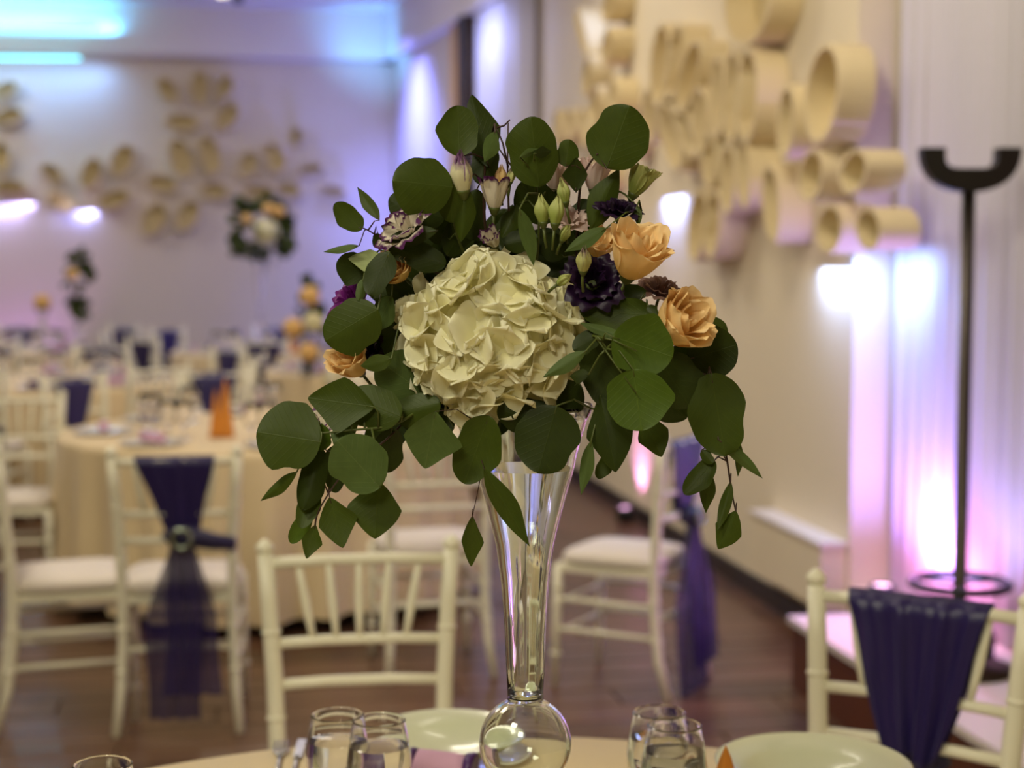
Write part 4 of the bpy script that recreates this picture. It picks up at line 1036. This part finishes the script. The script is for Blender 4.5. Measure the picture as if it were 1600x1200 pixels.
def flower(name, center, axis, size, mat, label, cat='flower', kind='rose', seed=0, group=None, calyx=True):
    e = empty(name, center, label=label, cat=cat, group=group)
    e.rotation_mode = 'QUATERNION'; e.rotation_quaternion = Vector(axis).normalized().to_track_quat('Z', 'Y')
    r_ = random.Random(seed); s_ = size
    L = []
    if kind == 'rose':
        for k in range(3): L.append((.05, .16, .86, k*2.1, 1.2, 0, 0, 0))
        for k in range(4): L.append((.10, .30, .90, k*1.57+.4, 1.0, .05, .01, .2))
        for k in range(4): L.append((.15, .42, .90, k*1.57+.2, .95, .08, .012, .5))
        for k in range(4): L.append((.18, .47, .82, k*1.57+.8, 1.0, .10, .014, 1.0))
    elif kind == 'open':
        for k in range(3): L.append((.06, .25, .7, k*2.1, 1.1, .1, .05, .2))
        for k in range(5): L.append((.10, .55, .62, k*1.257+.3, .80, .30, .05, .5))
        for k in range(4): L.append((.12, .75, .5, k*1.57+.9, .80, .5, .055, .6))
    elif kind == 'bell':
        for k in range(3): L.append((.08, .30, 1.0, k*2.1, 1.1, .02, .03, .1))
        for k in range(5): L.append((.12, .42, 1.05, k*1.257+.3, .8, .10, .04, .3))
    elif kind == 'bud':
        for k in range(3): L.append((.10, .12, 1.1, k*2.1, 1.5, 0, .0, 0))
        for k in range(4): L.append((.14, .20, 1.02, k*1.57+.3, 1.1, -.06, .01, 0))
    for i, (r0, r1, h, th, sp, out, ruf, tc) in enumerate(L):
        r_k = r_.uniform(.93, 1.07)
        me = petal_cup(r0*s_, r1*s_*r_k, h*s_*r_.uniform(.93, 1.05), th+r_.uniform(-.15, .15), sp, out, mat, seed*31+i, ruf*s_, tc, .5 if kind == 'rose' else (.9 if kind == 'bud' else 0))
        if kind == 'bud':
            # close the bud to a point
            for vv in me.vertices:
                t = vv.co.z/(h*s_); k = 1-max(0, t-.45)**1.4*1.5
                vv.co.x *= max(.06, k)*(1+.8*math.sin(PI*min(1, max(0, t)))*.6); vv.co.y *= max(.06, k)*(1+.8*math.sin(PI*min(1, max(0, t)))*.6)
        o = bpy.data.objects.new('petal', me); link(o, e)
    if calyx:
        m = MB(); m.lathe([(.0, -.22*s_), (.10*s_, -.14*s_), (.16*s_, 0), (.20*s_, .08*s_), (.12*s_, .10*s_), (0, .06*s_)], 12); m.build('calyx', M['stem'], e)
        m = MB(); m.tube([(0, 0, -.15*s_), (0, 0, -.5*s_), (.05*s_, 0, -.9*s_)], .0016, 6); m.build('stem', M['stem'], e)
    return e
RG = 'peach roses in the bouquet'; LG = 'lisianthus blooms in the bouquet'
flower('rose', at(982, 428, 1.58), (.30, -.50, .80), .062, P['rose'], 'upper peach rose at the right side of the bouquet', seed=4, group=RG)
flower('rose', at(1036, 518, 1.585), (.62, -.66, .42), .062, P['rose'], 'lower peach rose at the right side of the bouquet', seed=9, group=RG)
flower('rose', at(562, 580, 1.62), (-.4, -.6, .6), .044, P['rose'], 'peach rose half hidden behind leaves at the left', seed=12, group=RG)
flower('rose', at(628, 430, 1.63), (-.35, -.8, .4), .040, P['rose'], 'peach rose peeping out left above the hydrangea', seed=15, group=RG)
flower('rose', at(936, 400, 1.635), (.0, -.6, .7), .036, P['rose'], 'peach rose in shadow just left of the upper peach rose', seed=18, group=RG)
flower('rose', at(783, 292, 1.63), (0, -.2, 1), .022, P['rose'], 'small peach rosebud at the top by the bare twig', kind='bud', seed=21, group=RG)
flower('lisianthus', at(724, 302, 1.60), (-.08, -.18, 1), .040, P['lil'], 'plump cream bud with a lilac tip at upper left', kind='bud', seed=2, group=LG)
flower('lisianthus', at(772, 328, 1.615), (.05, -.15, 1), .034, P['lis'], 'white bell bloom with purple edges below the bare twig', kind='bell', seed=5, group=LG)
flower('lisianthus', at(640, 366, 1.605), (-.5, -.55, .7), .036, P['lis'], 'white ruffled bloom with purple edges at the upper left', kind='open', seed=6, group=LG)
flower('lisianthus', at(775, 384, 1.62), (-.3, -.6, .5), .022, P['lis'], 'small white and purple bloom just above the hydrangea', kind='bell', seed=7, group=LG)
flower('lisianthus', at(872, 305, 1.66), (0, -.2, 1), .042, P['wht'], 'pale pinkish white bloom behind the top centre leaves', kind='bell', seed=8, group=LG)
flower('lisianthus', at(928, 300, 1.665), (.12, -.1, 1), .036, P['wht'], 'pale pinkish white bloom left of the largest top leaf', kind='bell', seed=10, group=LG)
flower('lisianthus', at(888, 352, 1.635), (.1, -.6, .8), .026, P['wht'], 'pale lilac white bloom behind the twin green buds', kind='open', seed=11, group=LG)
flower('lisianthus', at(966, 340, 1.61), (.1, -.4, .9), .027, P['pur'], 'dark purple bloom above the upper peach rose', kind='open', seed=13, group=LG)
flower('lisianthus', at(925, 446, 1.605), (.05, -.8, .4), .036, P['pur'], 'blackish purple bloom right of the hydrangea behind the pale bud', kind='open', seed=14, group=LG)
flower('lisianthus', at(988, 306, 1.625), (.45, -.1, .9), .034, P['bud'], 'pale green bloom under the largest top right leaf', kind='bell', seed=16, group=LG)
flower('lisianthus', at(558, 478, 1.62), (-.6, -.5, .6), .032, P['mag'], 'magenta purple bloom peeping out at the left side', kind='open', seed=17, group=LG)
flower('lisianthus', at(585, 548, 1.64), (-.5, -.5, .2), .026, P['pur'], 'dark purple bloom behind the left leaves above the peach petals', kind='open', seed=27, group=LG)
flower('lisianthus', at(1030, 462, 1.61), (.2, -.5, .9), .026, P['mauve'], 'faded mauve bloom between the two peach roses', kind='open', seed=19, group=LG)
flower('lisianthus', at(500, 668, 1.64), (-.4, -.7, .6), .024, P['lis'], 'white purple speckled bloom behind the lower left leaves', kind='open', seed=29, group=LG)
BG = 'flower buds in the bouquet'
flower('flower_bud', at(849, 350, 1.585), (-.10, -.1, 1), .028, P['bud'], 'left one of the twin green buds above the hydrangea', kind='bud', seed=20, group=BG)
flower('flower_bud', at(867, 352, 1.583), (.12, -.1, 1), .029, P['bud'], 'right one of the twin green buds above the hydrangea', kind='bud', seed=22, group=BG)
flower('flower_bud', at(911, 424, 1.555), (.02, -.55, .9), .027, P['pbud'], 'pale bud with a brownish swirl right above the hydrangea', kind='bud', seed=23, group=BG)
flower('flower_bud', at(872, 444, 1.545), (.5, -.5, .4), .018, P['bud'], 'little green bud touching the top right of the hydrangea', kind='bud', seed=24, group=BG)
flower('flower_bud', at(884, 318, 1.60), (-.2, -.1, 1), .024, P['bud'], 'slim green bud above and right of the twin buds', kind='bud', seed=25, group=BG)
flower('flower_bud', at(878, 376, 1.59), (.3, -.4, .7), .019, P['bud'], 'round green bud below the twin green buds', kind='bud', seed=26, group=BG)
flower('flower_bud', at(797, 286, 1.61), (.15, 0, 1), .015, P['pbud'], 'tiny yellowish bud beside the bare twig', kind='bud', seed=28, group=BG)

# ------------------------------------------------------------------ distant centrepieces
def ball(name, c, r, mat, label, cat, group, seed=0, rimv=0.3, amp=.16):
    m = MB(); n = 18; v = []; f = []
    for i in range(13):
        a = -PI/2+PI*i/12
        for k in range(n):
            b = 2*PI*k/n; d = Vector((math.cos(a)*math.cos(b), math.cos(a)*math.sin(b), math.sin(a)))
            rr = r*(1+amp*noise.noise(d*3.1+Vector((seed, 0, 0))) + amp*.6*abs(math.sin(b*4+seed))*math.cos(a))
            v.append(d*rr)
    for i in range(12):
        for k in range(n): f.append((i*n+k, i*n+(k+1)%n, (i+1)*n+(k+1)%n, (i+1)*n+k))
    me = mesh(name, v, f, mat); setrim(me, [rimv]*len(me.vertices)); o = bpy.data.objects.new(name, me); C.objects.link(o); o.location = c
    return tag(o, label, cat, group)
def leafball(c, rx, rz, n, label, seed, mat='m', leaf=.075):
    r_ = random.Random(seed); e = empty('eucalyptus_sprig', c, label=label, cat='foliage', group='eucalyptus of the distant bouquets')
    for k in range(n):
        a = r_.uniform(0, 2*PI); b = r_.uniform(-1, 1); rr = r_.uniform(.65, 1.05)
        p = Vector((rx*rr*math.cos(a)*math.sqrt(1-b*b), rx*rr*math.sin(a)*math.sqrt(1-b*b), rz*rr*b))
        o = bpy.data.objects.new('leaf', get_leaf('round', 'd' if k % 2 else 'm', k % 4)); link(o, e)
        d = (p.normalized()+Vector((r_.uniform(-.6, .6), r_.uniform(-.6, .6), r_.uniform(-.9, .3)))).normalized()
        o.matrix_basis = Matrix.Translation(p) @ d.to_track_quat('X', 'Z').to_matrix().to_4x4() @ Matrix.Rotation(r_.uniform(0, 6), 4, 'X') @ Matrix.Diagonal((leaf, leaf*.95, leaf, 1))
    return e
def vase_far(x, y, ztop, label):
    e = empty('trumpet_vase', (x, y, ZT), 0, label, 'vase', 'distant trumpet vases'); h = ztop-ZT
    m = MB(); m.lathe([(.06, 0), (.055, .006), (.014, .05), (.012, .12), (.045, .17), (.045, .2), (.018, .25), (.025, .25+(h-.25)*.4), (.04, .25+(h-.25)*.75), (.07, h), (.067, h), (.036, .25+(h-.25)*.75), (.02, .25+(h-.25)*.4), (.0, .27)], 20)
    m.build('glass_body', M['glass'], e)
FG = 'flowers of the distant bouquets'
# back bouquet on a tall vase
y0 = 13.5; c = at(405, 362, y0)
vase_far(c.x, y0, c.z-.16, 'tall glass vase of the white and orange bouquet by the back wall')
leafball(c, .25, .27, 110, 'leaves of the white and orange bouquet before the back wall', 1, leaf=.10)
ball('hydrangea', at(416, 362, y0-.20), .105, P['hyd'], 'small white hydrangea in the bouquet before the back wall', 'flower', FG, 1)
for (px, py, nm) in ((386, 342, 'left'), (419, 326, 'top'), (436, 330, 'upper right')):
    ball('rose', at(px, py, y0-.24), .045, P['rose'], 'orange rose at the %s of the bouquet before the back wall' % nm, 'flower', FG, py)
# bouquet behind the left of the main one
y0 = 10.6; c = at(483, 510, y0)
leafball(c, .09, .30, 50, 'leaves of the slim bouquet left of the main bouquet', 2, leaf=.07)
for (px, py, mt, nm) in ((484, 462, 'rose', 'top orange rose'), (490, 503, 'hyd', 'cream rose in the middle'), (458, 512, 'rose', 'orange rose at the left'), (482, 550, 'rose', 'lowest yellow rose'), (520, 590, 'hyd', 'white rose at the bottom')):
    ball('rose', at(px, py, y0-.12), .065, P[mt], '%s of the slim bouquet left of the main one' % nm, 'flower', FG, py)
vase_far(c.x, y0, c.z-.2, 'glass vase of the slim bouquet left of the main bouquet')
# far left bouquet
y0 = 13.6; c = at(122, 445, y0)
leafball(c, .10, .28, 50, 'dark leaves of the slender bouquet at the far left', 3, leaf=.09)
ball('rose', at(113, 428, y0-.12), .05, P['rose'], 'orange rose near the top of the slender far left bouquet', 'flower', FG, 3)
ball('rose', at(66, 472, y0-.1), .07, P['rose'], 'orange rose low at the left of the slender far left bouquet', 'flower', FG, 5)
q_ = at(66, 472, y0-.1); vase_far(q_.x, q_.y, q_.z-.05, 'small glass vase holding the low orange rose at the far left')
vase_far(c.x, y0, c.z-.15, 'glass vase of the slender bouquet at the far left')
